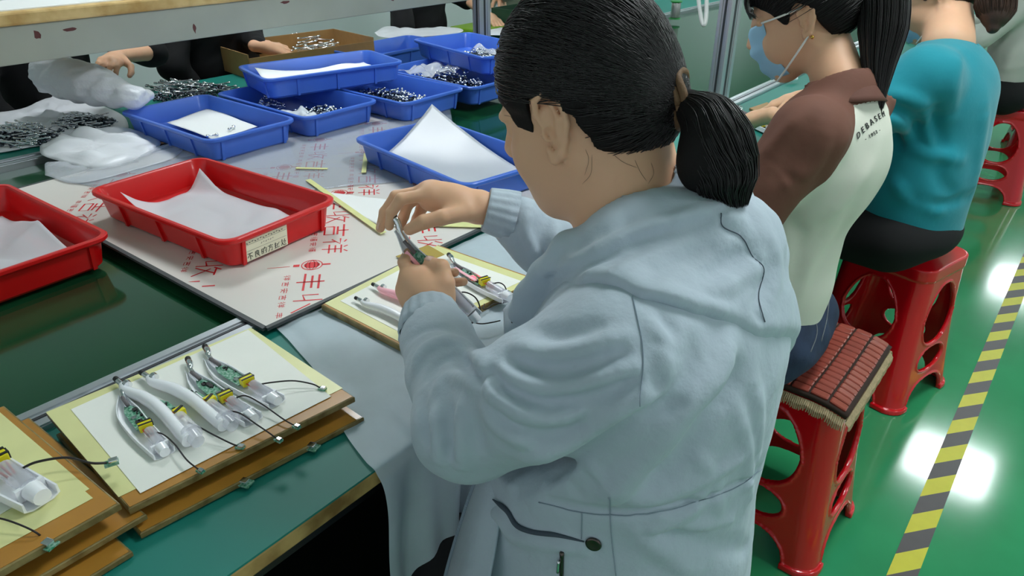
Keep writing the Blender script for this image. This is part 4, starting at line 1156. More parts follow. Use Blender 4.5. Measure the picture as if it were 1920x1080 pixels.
# --- hair
skull = SDF(); hd.el(skull, (-.010, 0, .026), (.093, .073, .088), .01); hd.el(skull, (.022, 0, -.028), (.066, .060, .078), .03); hd.el(skull, (-.03, 0, -.03), (.06, .055, .05), .03)
hair = SDF()
hd.el(hair, (-.012, 0, .030), (.102, .0795, .104), .01)
hd.el(hair, (-.035, 0, -.010), (.070, .066, .070), .03)
TB_ = dp(1250, 192, .765)                       # where the hair is tied
tb = hd.loc(TB_)
hair.rc(hd.P(-.060, 0, .01), TB_, .040*hd.S, .013, .035)
def hairline(P):
    """positive outside the hair: face, ears and throat stay bare"""
    q = hd.loc(P); a, l, b = q[:, 0], q[:, 1], q[:, 2]
    # lower limit of the hair as a function of how far forward the point is
    g = np.interp(a, [-.14, -.09, -.07, -.045, -.032, -.022, .0, .012, .026, .032, .05, .075, .11], [-.062, -.066, -.072, -.062, -.036, .000, .026, .030, .030, -.010, .000, .036, .052])
    e = 1-np.sqrt(((a-.001)/.0155)**2+((b-.002)/.031)**2)     # the ear stays free
    return np.maximum((g-b)*.7, np.where(np.abs(l) > .045, e*.018, -.02)).astype(np.float32)*hd.S
hair.raw(hairline, 'cut')
hair.raw(lambda P: (.0012*np.sin(hd.loc(P)[:, 2]*260+2*np.sin(hd.loc(P)[:, 0]*60))).astype(np.float32))
sdf_obj('hair', [(hair, hd.c-.2, hd.c+.2, .0028)], M['hair_core'], W1, O1)
hb = SDF(); hd.el(hb, (-.012, 0, .030), (.102, .0795, .104), .01); hd.el(hb, (-.035, 0, -.010), (.070, .066, .070), .03); hb.rc(hd.P(-.060, 0, .01), TB_, .040*hd.S, .012, .035)
rs_ = np.random.RandomState(3)
def scalp_strands(hd, hb, T, n, seed, line, w=.0009, spread=.012):
    r = np.random.RandomState(seed); out = []
    Q = r.normal(size=(n*3, 3)); Q /= np.linalg.norm(Q, axis=1)[:, None]
    S0 = snap(hb, hd.c+Q*.13, 0, 4)
    S0 = S0[line(S0) < -.001][:n]
    tl = T[None]+r.normal(size=(len(S0), 3))*spread*.5
    pts = []
    for t in np.linspace(0, 1, 11):
        p = S0*(1-t)+tl*t
        p = snap(hb, p+(p-hd.c)*.25*math.sin(PI*t), .0006+.0018*r.rand(len(S0)), 3) if t < .97 else p
        pts.append(p)
    pts = np.stack(pts, 1)
    q = (pts-hd.c) @ hd.rot.T/hd.S
    bad = ((np.sqrt(((q[..., 0]-.001)/.016)**2+((q[..., 2]-.002)/.031)**2) < 1) & (np.abs(q[..., 1]) > .05) & (np.linspace(0, 1, 11)[None] < .9)).any(1) if line is hairline else np.zeros(len(pts), bool)
    return list(pts[~bad])
SS = scalp_strands(hd, hb, TB_, 2600, 5, hairline)
strands('hair_strands', [c-O1 for c in SS], .00055, M['hair'], W1, V(0, 0, 0))
# ponytail
pt = [dp(1250, 190, .765), dp(1292, 200, .75), dp(1326, 224, .735), dp(1344, 264, .73), dp(1350, 305, .735), dp(1362, 350, .74), dp(1376, 392, .742)]
pony = SDF(); pony.chain(pt, [.011, .015, .025, .032, .030, .017, .005], .02)
pony.el(dp(1312, 305, .735), (.022, .022, .030), .02)
so = sdf_obj('ponytail', [(pony, np.array(pt[2])-.2, np.array(pt[2])+.2, .003)], M['hair_core'], W1, O1)
PS = []
ptc = np.array(catmull(pt, 5)); tt = np.gradient(ptc, axis=0); tt /= np.linalg.norm(tt, axis=1)[:, None]
uu = np.cross(tt, [0, 0, 1.0]); uu /= np.linalg.norm(uu, axis=1)[:, None]; ww = np.cross(tt, uu)
rad = np.interp(np.arange(len(ptc)), np.arange(len(pt))*5, [.011, .015, .027, .035, .036, .031, .014])
for i in range(2600):
    an = rs_.uniform(0, 2*PI); rr = math.sqrt(rs_.uniform(.2, 1.06)); n_ = int(len(ptc)*rs_.uniform(.72, 1.0)) if rs_.rand() < .7 else len(ptc)
    if math.cos(an) > .2 and rs_.rand() < .5: n_ = int(n_*.85)
    tw = rs_.normal()*.35
    k = np.arange(n_); a2 = an+tw*k/len(ptc)
    PS.append(ptc[:n_]+uu[:n_]*(np.cos(a2)*rad[:n_]*rr)[:, None]+ww[:n_]*(np.sin(a2)*rad[:n_]*rr)[:, None]+rs_.normal(size=3)*.001)
strands('ponytail_strands', [c-O1 for c in PS], .0006, M['hair'], W1, V(0, 0, 0))
# hair tie
ax = nrm(pt[1]-pt[0]+_R*.02+_U*.012); e1 = nrm(np.cross(ax, [0, 0, 1])); e2 = np.cross(ax, e1)
for k in range(3):
    b = MB(); c = pt[0]+ax*(.006+.006*k)
    b.tube([tuple(c+(e1*math.cos(a)*.023+e2*math.sin(a)*.029)+ax*.003*math.sin(3*a+k)) for a in np.linspace(0, 2*PI, 30)], .0046, 8)
    b.build('hair_tie', mat('brown_elastic', (112, 84, 58), .7, bump=.5, bscale=300) if k == 0 else bpy.data.materials['brown_elastic'], W1, smooth=True, off=O1)
# loose hairs by the ear and nape
LS = []
for (a_, b_, c_) in (((1110, 290), (1108, 325), (1092, 345)), ((1190, 300), (1200, 322), (1212, 340)), ((1150, 290), (1170, 305), (1195, 315)), ((1220, 305), (1225, 325), (1215, 345)), ((945, 216), (960, 218), (985, 220)), ((1098, 280), (1104, 300), (1096, 330))):
    h = hits(sk, [a_, b_, c_], 5)
    if len(h) > 3: LS.append(snap(sk, np.array(h), .0012)-O1)
strands('loose_hair', LS, .00018, M['hair'], W1, V(0, 0, 0))

# --- jacket
jk = SDF()
jk.el((-.335, .63, .68), (.172, .182, .34), .06)
jk.el((-.305, .650, .92), (.135, .195, .17), .06)
jk.rc(SHL+V(.0, .02, -.005), SHR+V(0, -.02, -.005), .070, .070, .05)
jk.rc((-.345, .625, .60), (-.345, .625, .38), .180, .205, .05)
arm = SDF()
NR = nrm(_C-ELL)
arm.chain([SHL+V(-.01, .0, -.01), (SHL*.5+ELL*.5)+NR*.034, ELL+NR*.022], [.074, .069, .059], .03)
arm.chain([ELL+NR*.022, (ELL*.55+WRL*.45), (ELL*.15+WRL*.85), WRL-(WRL-ELL)*.02], [.058, .056, .048, .043], .03)
armr = SDF()
armr.chain([SHR, ELR, ELR*.5+WRR*.5, ELR*.15+WRR*.85, WRR], [.07, .058, .052, .040, .030], .03)
def jacket_base(P):
    a = jk(P); b_ = arm(P); c = armr(P)
    k = np.clip(.030-.16*(np.linalg.norm(P-SHL, axis=1)-.05), .0015, .03)
    g_ = .017*np.clip((np.linalg.norm(P-SHL, axis=1)-.095)/.07, 0, 1)          # the sleeve stands clear of the body
    a = np.where(g_ > 0, np.maximum(a, g_-b_), a)
    h_ = np.clip(.5+.5*(b_-a)/k, 0, 1); ab = b_*(1-h_)+a*h_-k*h_*(1-h_)
    return _sm(ab, c, .03).astype(np.float32)
jb = SDF().raw(jacket_base, 'union')
# cut the neck opening and the hem
def neckcut(P):
    d = P-NB; ax_ = nrm(hd.P(-.02, 0, -.03)-NB); t = d @ ax_
    r = np.linalg.norm(d-t[:, None]*ax_, axis=1)
    return np.where(t > -.03, .068-r, -.05-t*0).astype(np.float32)
FO = [
 ([(912, 692), (945, 728), (990, 752), (1040, 756), (1130, 738), (1180, 715)], -.006, .009),
 ([(905, 716), (950, 760), (1010, 785), (1080, 782)], .007, .014),
 ([(930, 688), (985, 718), (1048, 728), (1120, 712), (1185, 690)], .006, .011),
 ([(945, 670), (1000, 690), (1075, 690), (1160, 662)], -.005, .010),
 ([(960, 645), (1020, 662), (1090, 655), (1165, 630)], .005, .012),
 ([(985, 612), (1050, 625), (1120, 610)], -.004, .010),
 ([(780, 690), (800, 655), (842, 640), (880, 658), (905, 690)], .009, .013),
 ([(800, 715), (818, 682), (850, 668), (882, 684), (900, 712)], -.007, .010),
 ([(815, 735), (840, 708), (872, 708), (895, 725)], .006, .010),
 ([(765, 640), (790, 620), (830, 612), (865, 625)], -.003, .008),
 ([(812, 770), (820, 810), (822, 860)], .007, .010), ([(835, 745), (842, 800), (846, 850)], -.006, .010),
 ([(866, 750), (864, 810), (864, 872)], .007, .010), ([(888, 790), (896, 840)], -.005, .012),
 ([(790, 740), (796, 790), (806, 830)], -.005, .009), ([(905, 760), (935, 800), (985, 830)], .005, .013),
 ([(920, 760), (960, 800), (1030, 812), (1100, 790)], -.004, .016),
 ([(1366, 650), (1340, 705), (1290, 758), (1243, 822), (1180, 888), (1148, 928)], .010, .016),
 ([(1385, 690), (1360, 740), (1318, 800), (1275, 860), (1230, 900)], -.007, .018),
 ([(1282, 750), (1230, 768), (1190, 787), (1143, 820), (1085, 858), (1018, 892), (965, 916)], -.009, .0125), ([(1230, 735), (1180, 760), (1130, 795), (1070, 830), (1000, 862)], .006, .015),
 ([(1010, 938), (1085, 956), (1181, 963), (1278, 946), (1374, 915), (1425, 880)], -.0045, .007),
 ([(1150, 930), (1230, 935), (1330, 895), (1400, 850)], .004, .012),
 ([(1180, 985), (1240, 1030), (1300, 1075)], .004, .014), ([(1250, 990), (1320, 1020), (1400, 1030)], -.004, .014),
 ([(1380, 760), (1400, 840), (1405, 930)], .004, .012), ([(1300, 850), (1340, 900), (1350, 980)], .003, .010), ([(1220, 960), (1290, 985), (1370, 975)], .0035, .009), ([(1190, 1000), (1270, 1010), (1350, 1040)], -.003, .009), ([(1100, 870), (1130, 900), (1140, 935)], .0035, .009), ([(1060, 900), (1080, 930)], -.003, .008), ([(1240, 700), (1225, 735)], -.003, .008), ([(1310, 700), (1290, 760), (1260, 800)], -.0035, .010), ([(1410, 700), (1425, 780), (1420, 860)], .003, .012),
 ([(918, 955), (940, 975), (958, 1002), (1000, 1014), (1090, 1028)], .006, .010),
 ([(1215, 600), (1240, 640), (1250, 700)], .004, .010), ([(1235, 590), (1262, 620)], -.003, .007), ([(1222, 630), (1250, 660)], -.003, .006),
 ([(1300, 640), (1290, 700), (1250, 760)], -.004, .013), ([(1330, 900), (1290, 960), (1200, 1000)], .004, .013),
 ([(1000, 380), (985, 430), (1000, 470)], .006, .009), ([(1030, 400), (1015, 445), (1020, 490)], -.006, .009), ([(1050, 420), (1040, 460), (1035, 500)], .005, .008), ([(965, 375), (960, 400), (945, 440)], -.004, .007),
]
ff = folds(jb, [(a_, b_*2.1, c_*.8) for a_, b_, c_ in FO])
jx = SDF().raw(jacket_base, 'union')
jx.raw(ff)
jx.raw(lambda P: (.0016*noise3(P, 34, 2)+.0007*noise3(P, 95, 4)).astype(np.float32))
jx.raw(neckcut, 'cut')
jx.raw(lambda P: (.40-P[:, 2]).astype(np.float32), 'cut')
jacket = sdf_obj('jacket', [(jx, (-.72, .33, .39), (-.07, 1.06, 1.13), .0042)], M['denim_jacket'], W1, O1)
# --- hood lying on the shoulders
CAMR = np.stack([_R, _U, _F])
hoodb = SDF()
hoodb.el(D(1275, 452, .785), (.098, .062, .075), .04, CAMR)
hoodb.el(D(1378, 475, .815), (.044, .066, .058), .04, CAMR)
hoodb.chain([D(1330, 545, .80), D(1380, 550, .81)], [.030, .028], .04)
hoodb.chain([D(1240, 470, .765), D(1150, 470, .765), D(1075, 485, .785), D(1025, 520, .81), D(985, 552, .845), D(968, 585, .875)], [.045, .038, .030, .021, .014, .011], .03)
hoodb.chain([D(1112, 440, .815), D(1175, 400, .80), D(1238, 350, .795), D(1300, 334, .80), D(1370, 375, .83)], [.016, .020, .022, .026, .026], .03)
FH = [
 ([(1000, 520), (1080, 488), (1180, 438), (1265, 412), (1345, 388)], .008, .009),
 ([(1010, 535), (1090, 505), (1190, 455), (1270, 428), (1345, 402)], -.004, .008),
 ([(1130, 520), (1200, 490), (1290, 450)], .003, .010), ([(1160, 545), (1260, 500), (1330, 470)], -.003, .010),
 ([(1320, 520), (1360, 500), (1400, 470)], -.005, .012), ([(1330, 550), (1375, 530), (1420, 500)], .005, .011),
 ([(1352, 398), (1355, 425), (1390, 445), (1410, 480), (1432, 505)], -.004, .005),
 ([(1432, 505), (1425, 545), (1418, 580), (1432, 602)], -.004, .006), ([(1440, 440), (1455, 500), (1445, 560)], .004, .010),
 ([(1240, 545), (1310, 565), (1370, 585)], .004, .012), ([(1290, 380), (1330, 400), (1390, 410)], .004, .010), ([(1250, 390), (1260, 430)], -.003, .01),
]
PH = [hit(jb, *q) for q in ((1030, 548), (1090, 530), (1200, 555), (1300, 590), (1392, 616))]
PH = [p if p is not None else D(1030, 548, .77) for p in PH]
HN = grad(jb, (PH[1]+PH[4])/2)[0]; HD = nrm(PH[4]-PH[1]); HC = nrm(np.cross(HD, HN))
if HC[2] > 0: HC = -HC
_ht = [(p-PH[1]) @ HD for p in PH]; _ho = [(p-PH[1]) @ HC for p in PH]
_ht += [_ht[-1]+.02, _ht[-1]+.05, _ht[-1]+.09, _ht[-1]+.16]; _ho += [_ho[-1]-.006, _ho[-1]-.032, _ho[-1]-.085, _ho[-1]-.18]
def hoodshell(P):
    a = jacket_base(P)-.009; b_ = hoodb(P)
    side = (P-PH[0]) @ (-HD)-.02                  # not beyond the front tip
    return _sm(np.maximum(a, side).astype(np.float32), b_, .025)
def hemcut(P):
    t_ = (P-PH[1]) @ HD; o = np.interp(t_, _ht, _ho)
    return ((P-PH[1]) @ HC-o-.0).astype(np.float32)
def hood_all(P):
    a = hoodshell(P); c = hemcut(P); k = .010
    h_ = np.clip(.5-.5*(c-a)/k, 0, 1); return (c*(1-h_)+a*h_+k*h_*(1-h_)).astype(np.float32)
fh = folds(SDF().raw(hood_all, 'union'), [(a_, b_*1.25, c_*.85) for a_, b_, c_ in FH])
hx = SDF().raw(hood_all, 'union'); hx.raw(fh); hx.raw(neckcut, 'cut'); hx.raw(lambda P: (.002*noise3(P, 40, 8)+.001*noise3(P, 110, 9)).astype(np.float32))
sdf_obj('hood', [(hx, (-.55, .40, .84), (-.06, .98, 1.20), .0036)], M['denim_jacket'], W1, O1)
# cuffs
def cuff(p, ax, r, L, label=None, ex=1.0):
    ax = nrm(ax); e1 = nrm(np.cross(ax, [0, 0, 1])); e2 = np.cross(ax, e1); b = MB(); L_ = []
    prof = [(-L, r*1.10), (-L, r*1.16), (-L*.6, r*1.12), (-L*.1, r*1.02), (0, r*1.0), (.001, r*.93), (-L*.3, r*.9)]
    for t, rr in prof:
        L_.append([tuple(p+ax*t+(e1*math.cos(a)+e2*math.sin(a)*ex)*rr*(1+.022*math.sin(a*17+1)*(1 if t < 0 else .4))) for a in np.linspace(0, 2*PI, 100, endpoint=False)])
    b.loops(L_, cap0=False, cap1=False); return b.build('cuff', M['denim_jacket'], W1, smooth=True, off=O1)
cuff(D(806, 586, 1.03), D(806, 586, 1.03)-D(812, 640, .985), .041, .045)
cuff(D(912, 393, 1.077), D(912, 393, 1.077)-D(960, 405, 1.082), .0335, .045)
# seams, pocket, button, zips
for pts in ([(1186, 555), (1205, 650), (1203, 720), (1198, 758)], [(1010, 942), (1085, 958), (1181, 965), (1278, 948), (1374, 917), (1428, 880)], [(1143, 930), (1146, 1000), (1155, 1079)], [(1091, 958), (1090, 1010)], [(895, 1000), (893, 1079)], [(1352, 400), (1355, 425), (1390, 445), (1410, 480), (1432, 505), (1422, 555), (1434, 604)]):
    base = hx if pts[0] == (1352, 400) else jx
    surf_tube('seam', base, pts, .00055, M['dark_seam'] if base is hx else M['seam'], W1, O1, lift=.0008, n=9)
_pk = [tuple(p+grad(jb, p)[0]*.0015) for p in hits(jb, [(926, 936), (952, 957), (970, 984), (1000, 996), (1047, 1002), (1096, 1014)], 8)]
b = MB(); b.tube(_pk, [.0030*min(1, .25+i_/6, .25+(len(_pk)-1-i_)/14) for i_ in range(len(_pk))], 8); b.build('pocket_opening', M['dark_seam'], W1, smooth=True, off=O1)
M['gunmetal'] = mat('gunmetal', (92, 84, 80), .25, .95)
p = hit(jx, 1113, 1019)
if p is not None:
    n_ = grad(jx, p)[0]; q = Vector(n_).to_track_quat('Z', 'Y').to_matrix().to_4x4()
    b = MB(); b.lathe([(.0085, 0), (.009, .0015), (.008, .003), (.006, .0026), (.001, .0022)], 24, M=q); o = b.build('snap_button', M['gunmetal'], W1, smooth=True); o.location = tuple(p-O1)
z_ = surf_tube('pocket_zip', jx, [(1054, 1035), (1053, 1079)], .0026, M['gunmetal'], W1, O1, lift=.001)
surf_tube('pocket_zip_pull', jx, [(1050, 1048), (1048, 1070)], .0018, M['chrome'], W1, O1, lift=.004)
# black trousers and shoes
tr = SDF()
for q in (-1, 1):
    y = .64+q*.10
    tr.chain([(-.28, y, .53), (-.56, y-.01, .505), (-.57, y, .28), (-.50, y, .10)], [.082, .072, .062, .05], .03)
tr.el((-.33, .63, .52), (.12, .16, .07), .03)
tr.raw(lambda P: (.003*noise3(P, 40, 3)).astype(np.float32))
sdf_obj('trousers', [(tr, (-.80, .38, .03), (-.1, .90, .68), .008)], M['black_cloth'], W1, O1)
for q in (-1, 1):
    sh = SDF(); y = .64+q*.10; sh.rc((-.48, y, .045), (-.64, y-.01, .032), .045, .032, .02)
    sh.raw(lambda P: (.001-P[:, 2]).astype(np.float32), 'cut')
    sdf_obj('shoe', [(sh, (-.75, y-.1, -.02), (-.4, y+.1, .12), .006)], M['black_cloth'], W1, O1)
# front edge of the open jacket with the zip
def strip_mesh(name, rows, m, parent, off, th=.002, smooth=True):
    A = [catmull(r_, 6) for r_ in rows]; b = MB(); n = len(A[0]); vs = [tuple(p) for r_ in A for p in r_]
    fs = [(j*n+i, j*n+i+1, (j+1)*n+i+1, (j+1)*n+i) for j in range(len(A)-1) for i in range(n-1)]
    b.add(vs, fs); return b.build(name, m, parent, smooth=smooth, off=off, solid=th)
e0 = [D(905, 880, .90), D(886, 925, .905), D(866, 985, .91), D(848, 1045, .915), D(835, 1095, .915), D(815, 1180, .92)]
e1_ = [D(960, 880, .86), D(945, 925, .855), D(935, 985, .85), D(925, 1045, .845), D(915, 1095, .84), D(900, 1180, .84)]
strip_mesh('front_placket', [e0, e1_], M['denim_jacket'], W1, O1, .004)
ze = catmull(e0, 26)
b = MB()
for k in range(len(ze)-1):
    p = (ze[k]+ze[k+1])/2; b.box(tuple(p-_R*.002), (.004, .004, .0022))
b.build('front_zip_teeth', M['seam'], W1, off=O1)
f0 = [D(984, 540, .93), D(962, 562, .965), D(946, 580, .985)]; f1 = [D(990, 600, .90), D(970, 630, .94), D(947, 655, .975)]
strip_mesh('collar_flap', [f0, [(a+b_)/2+V(.004, -.004, 0) for a, b_ in zip(f0, f1)], f1], M['denim_jacket'], W1, O1, .004)
b = MB(); b.tube([tuple(D(962, 603, .955)), tuple(D(988, 601, .93))], .0035, 8); b.build('collar_zip_pull', M['gunmetal'], W1, smooth=True, off=O1)

# held device
hp0, hp1 = D(736, 430, 1.052), D(893, 598, 1.085)
t = device((0, 0), (.2, 0), 0, 'white device with a pink glow held between the fingers of both hands', flip=-1, lit=True)
xa = nrm(hp1-hp0); za = nrm(-ray(800, 500)-xa*(-ray(800, 500)@xa)); ya = np.cross(za, xa)
mt = Matrix(((xa[0], ya[0], za[0], hp0[0]), (xa[1], ya[1], za[1], hp0[1]), (xa[2], ya[2], za[2], hp0[2]), (0, 0, 0, 1)))
t.matrix_world = mt; t.scale = (np.linalg.norm(hp1-hp0)/.2,)*3
b = MB(); b.tube([tuple(p) for p in catmull([D(850, 552, 1.09), D(872, 548, 1.08), D(893, 560, 1.08), D(900, 585, 1.10), D(885, 606, 1.12), D(866, 604, 1.14)], 6)], .0011, 6)
b.build('device_wire', M['wire'], W1, smooth=True, off=O1)
# ================================================================ red plastic stools
def stool_sdf():
    H = .465
    def half(z): t = z/H; return .172-.040*t-.006*np.sin(t*PI), .162-.042*t-.006*np.sin(t*PI)
    def f(P):
        x, y, z = P[:, 0], P[:, 1], P[:, 2]; zc = np.clip(z, 0, H)
        hx_, hy_ = half(zc); r = .045
        # side shell
        qx, qy = np.abs(x)-(hx_-r), np.abs(y)-(hy_-r)
        d2 = np.hypot(np.maximum(qx, 0), np.maximum(qy, 0))+np.minimum(np.maximum(qx, qy), 0)-r
        shell = np.abs(d2)-.0045
        # corner legs bulge outwards a little, ribs along the openings
        out = -1e3*np.ones_like(x)
        for a_, b_, w in ((x, y, hy_), (y, x, hx_)):
            # opening on the faces normal to b: u runs along a
            side = np.abs(b_) > w*.72
            u = np.abs(a_)
            w1 = .080-.022*np.clip((z-.30)/.10, 0, 1)
            o1 = (u/w1)**2.4+np.abs((z-.305)/.098)**2.4; hole1 = (1-o1)*.026
            o2 = (u/.070)**2.2+np.abs((z-.152)/.038)**2.2; hole2 = (1-o2)*.02
            o3 = (u/.100)**2.6+np.abs((z-.0)/.082)**2.2; hole3 = (1-o3)*.03
            hh = np.maximum(np.maximum(hole1, hole2), hole3)
            # curved band joining the legs between the two upper openings
            out = np.maximum(out, np.where(side, hh, -1e3))
            rim = np.where(side, np.abs(hh+.0045)-.0025, 1e3)
            shell = np.where(side & (rim < .0), np.minimum(shell, np.abs(d2-.001)-.007), shell)
        s_ = np.maximum(shell, out)
        s_ = np.maximum(s_, z-H+.004); s_ = np.maximum(s_, -z)
        # foot lip
        lip = np.maximum(np.maximum(np.abs(d2-.006)-.006, z-.016), -z); s_ = np.minimum(s_, np.maximum(lip, out))
        # seat with a rolled rim
        sx, sy = .140, .128
        qx, qy = np.abs(x)-(sx-.05), np.abs(y)-(sy-.05)
        e = np.hypot(np.maximum(qx, 0), np.maximum(qy, 0))+np.minimum(np.maximum(qx, qy), 0)-.05
        zt = H-.002*np.cos(np.clip(np.hypot(x, y)/.11, 0, 1)*PI)
        seat = np.maximum(np.maximum(e, z-zt-.004), (H-.030)-z)
        cup = np.maximum(e+.006, z-(H-.006)); seat = np.maximum(seat, -np.maximum(cup, (H-.04)-z))
        return _sm(s_, seat, .008).astype(np.float32)
    return SDF().raw(f, 'union')
sv, sf = polymesh(stool_sdf(), (-.20, -.20, -.012), (.20, .20, .49), .0032)
st0 = np_mesh('plastic_stool', sv, sf, M['redstool'])
def stool(x, y, rz, label, first=False):
    o = st0 if first else st0.copy()
    if not first: COL.objects.link(o)
    o.location = (x, y, .0015); o.rotation_euler = (0, 0, rz)
    return tag(o, label, 'stool')
stool(-.345, 1.475, -.02, 'red plastic stool under the brown bead cushion', True)
stool(-.31, 2.28, -.27, 'red plastic stool with nothing on its seat but the woman in the teal sweatshirt')
stool(-.33, 4.46, .1, 'red plastic stool under the far worker at the right picture edge')
stool(-.20, 5.5, .2, 'red plastic stool farthest down the aisle, only its side in view')
stool(-.27, .645, 0, 'red plastic stool under the woman in the pale blue jacket')

# bead cushion on the first stool
t = thing('bead_cushion', 'brown bead cushion with a beige lace fringe on a red stool', 'cushion', (-.36, 1.495, .472))
def cz(x, y): return -.55*max(0, x-.085)**1.5-.22*max(0, abs(x)-.115)**1.3-.26*max(0, abs(y)-.125)**1.3-.006*math.sin((y+.17)/.34*PI)
b = MB(); b.grid(lambda u, v: ((u-.5)*.325, (v-.5)*.335, cz((u-.5)*.325, (v-.5)*.335)+.012), 24, 24)
b.build('pad', mat('dark_pad', (52, 36, 28), .8), t, smooth=True, solid=.011)
b = MB(); nx, ny = 8, 15; sx, sy = .318/nx, .328/ny
for i in range(nx):
    for j in range(ny):
        x, y = (i+.5-nx/2)*sx, (j+.5-ny/2)*sy; z = cz(x, y)+.020
        gx = (cz(x+.005, y)-cz(x-.005, y))/.01; gy = (cz(x, y+.005)-cz(x, y-.005))/.01
        R_ = Matrix.Translation((x, y, z)) @ Matrix.Rotation(math.atan(gy), 4, 'X') @ Matrix.Rotation(-math.atan(gx), 4, 'Y')
        hx_, hy_ = sx*.45, sy*.44
        b.loops([rrect(hx_*2, hy_*2, .003, -.002, 2), rrect(hx_*2, hy_*2, .003, .0015, 2), rrect(hx_*1.75, hy_*1.6, .003, .0035, 2)], M=R_)
b.build('bead_tiles', mat('brown_beads', (158, 74, 60), .28, noise=.18, nscale=30, coat=.4), t, smooth=True, sharp=35)
b = MB()
per = [(x/40*.325-.1625, -.1675, 0, -1) for x in range(40)]+[(.1625, y/40*.335-.1675, 1, 0) for y in range(40)]+[(.1625-x/40*.325, .1675, 0, 1) for x in range(40)]+[(-.1625, .1675-y/40*.335, -1, 0) for y in range(40)]
for k, (x, y, nx_, ny_) in enumerate(per):
    sc = .5+.5*abs(math.sin(k*PI/5)); z = cz(x, y)+.004
    for q in range(3):
        tx, ty = -ny_, nx_; o_ = (q-1)*.0028
        p0 = Vector((x+tx*o_, y+ty*o_, z)); p1 = p0+Vector((nx_*.010+tx*o_*.8, ny_*.010+ty*o_*.8, -.008-.020*sc)); b.tube([p0, (p0+p1)/2+Vector((nx_*.004, ny_*.004, 0)), p1], [.0022, .0018, .0012], 4)
b.build('lace_fringe', mat('beige_lace', (196, 176, 140), .9, noise=.2, nscale=200), t)

# ================================================================ shared: simple full hand
def quick_hand(sd, w, d, n, side=1, curl=.6, S=1.0, grip=None):
    """w wrist, d towards the fingers, n back of the hand, side +1: thumb to the left of d seen from the back"""
    d = nrm(d); n = nrm(np.array(n)-d*(np.array(n)@d)); sx = np.cross(n, d)*side
    w = np.array(w, float)
    sd.chain([w-d*.04, w, w+d*.03*S, w+d*.07*S], [.024*S, .022*S, .022*S, .019*S], .015)
    for q in (-1, 1): sd.rc(w+d*.02*S+sx*q*.014*S, w+d*.072*S+sx*q*.026*S, .016*S, .013*S, .015)
    for k, (o_, L) in enumerate(((.030, .072), (.010, .080), (-.011, .074), (-.030, .058))):
        p = w+d*(.082-.004*abs(k-1))*S+sx*o_*S; a = .25*curl
        seg = [.46, .30, .24]; R_ = [.0094, .0084, .0076, .0066]
        for i in range(3):
            dd = d*math.cos(a)-n*math.sin(a); q = p+dd*L*seg[i]*S
            sd.rc(p, q, R_[i]*S, R_[i+1]*S, .008 if i == 0 else .003); p = q; a += .75*curl
    p = w+d*.02*S+sx*.026*S; q = p+(d*.6+sx*.75-n*.35)/1.02*.038*S; sd.rc(p, q, .015*S, .0115*S, .012)
    r_ = q+(d*.85+sx*.25-n*.45)*.030*S; sd.rc(q, r_, .0108*S, .0098*S, .004); e = r_+(d*.95-n*.3)*.024*S; sd.rc(r_, e, .0098*S, .008*S, .003)
def mesh_in(sd, pts, pad, h): P_ = np.array(pts); return (sd, P_.min(0)-pad, P_.max(0)+pad, h)

# ================================================================ woman in brown and white
O2 = V(-.38, 1.42, 0)
W2 = thing('person', 'masked woman in a white shirt with brown sleeves and jeans, long black ponytail', 'person', tuple(O2))
h2 = Head(dp(1504, 28, 1.36), PI+math.radians(18), math.radians(24), 0, .97)
NB2 = V(-.372, 1.425, 1.085)
sk2 = h2.skin(NB2, (.043, .050), 1.0, flare=.05)
S2L, S2R = V(-.375, 1.275, 1.04), V(-.375, 1.585, 1.04)
E2L, E2R = V(-.46, 1.15, .80), V(-.50, 1.66, .80)
Wr2L, Wr2R = V(-.68, 1.22, .83), V(-.70, 1.52, .84)
core2 = SDF(); core2.el((-.40, 1.42, .78), (.08, .115, .27), .04)
core2.rc(S2L, S2R, .04, .04, .04).rc((-.385, 1.42, 1.03), NB2, .05, .05, .03)
core2.rc(S2L, E2L, .038, .032).rc(E2L, Wr2L, .031, .021).rc(S2R, E2R, .038, .032).rc(E2R, Wr2R, .031, .021)
for q in (-1, 1):
    y = 1.42+q*.085; core2.chain([(-.37, y, .56), (-.66, y, .55), (-.68, y, .30), (-.64, y, .07)], [.07, .05, .042, .032], .03)
    core2.rc((-.62, y, .045), (-.78, y, .03), .034, .024, .02)
hn2 = SDF(); quick_hand(hn2, Wr2L+V(-.03, 0, -.005), V(-1, .35, -.45), V(0, -.2, 1), -1, .7); hn2b = SDF(); quick_hand(hn2b, Wr2R+V(-.03, -.01, -.005), V(-1, -.35, -.45), V(0, .2, 1), 1, .7)
sdf_obj('body', [(sk2, h2.c-V(.16, .16, .2), h2.c+V(.2, .16, .16), .003), (core2, (-.88, 1.05, 0), (-.2, 1.78, 1.1), .009),
                 mesh_in(hn2, [Wr2L], .17, .003), mesh_in(hn2b, [Wr2R], .17, .003)], M['skin'], W2, O2)
def line_generic(hd_):
    def fn(P):
        q = hd_.loc(P); a, b = q[:, 0], q[:, 2]
        g = np.interp(a, [-.14, -.09, -.06, -.045, -.03, -.018, .0, .012, .022, .03, .05, .075, .11], [-.055, -.060, -.062, -.050, -.02, .020, .034, .026, .0, .0, .030, .050, .050])
        return ((g-b)*.7).astype(np.float32)
    return fn
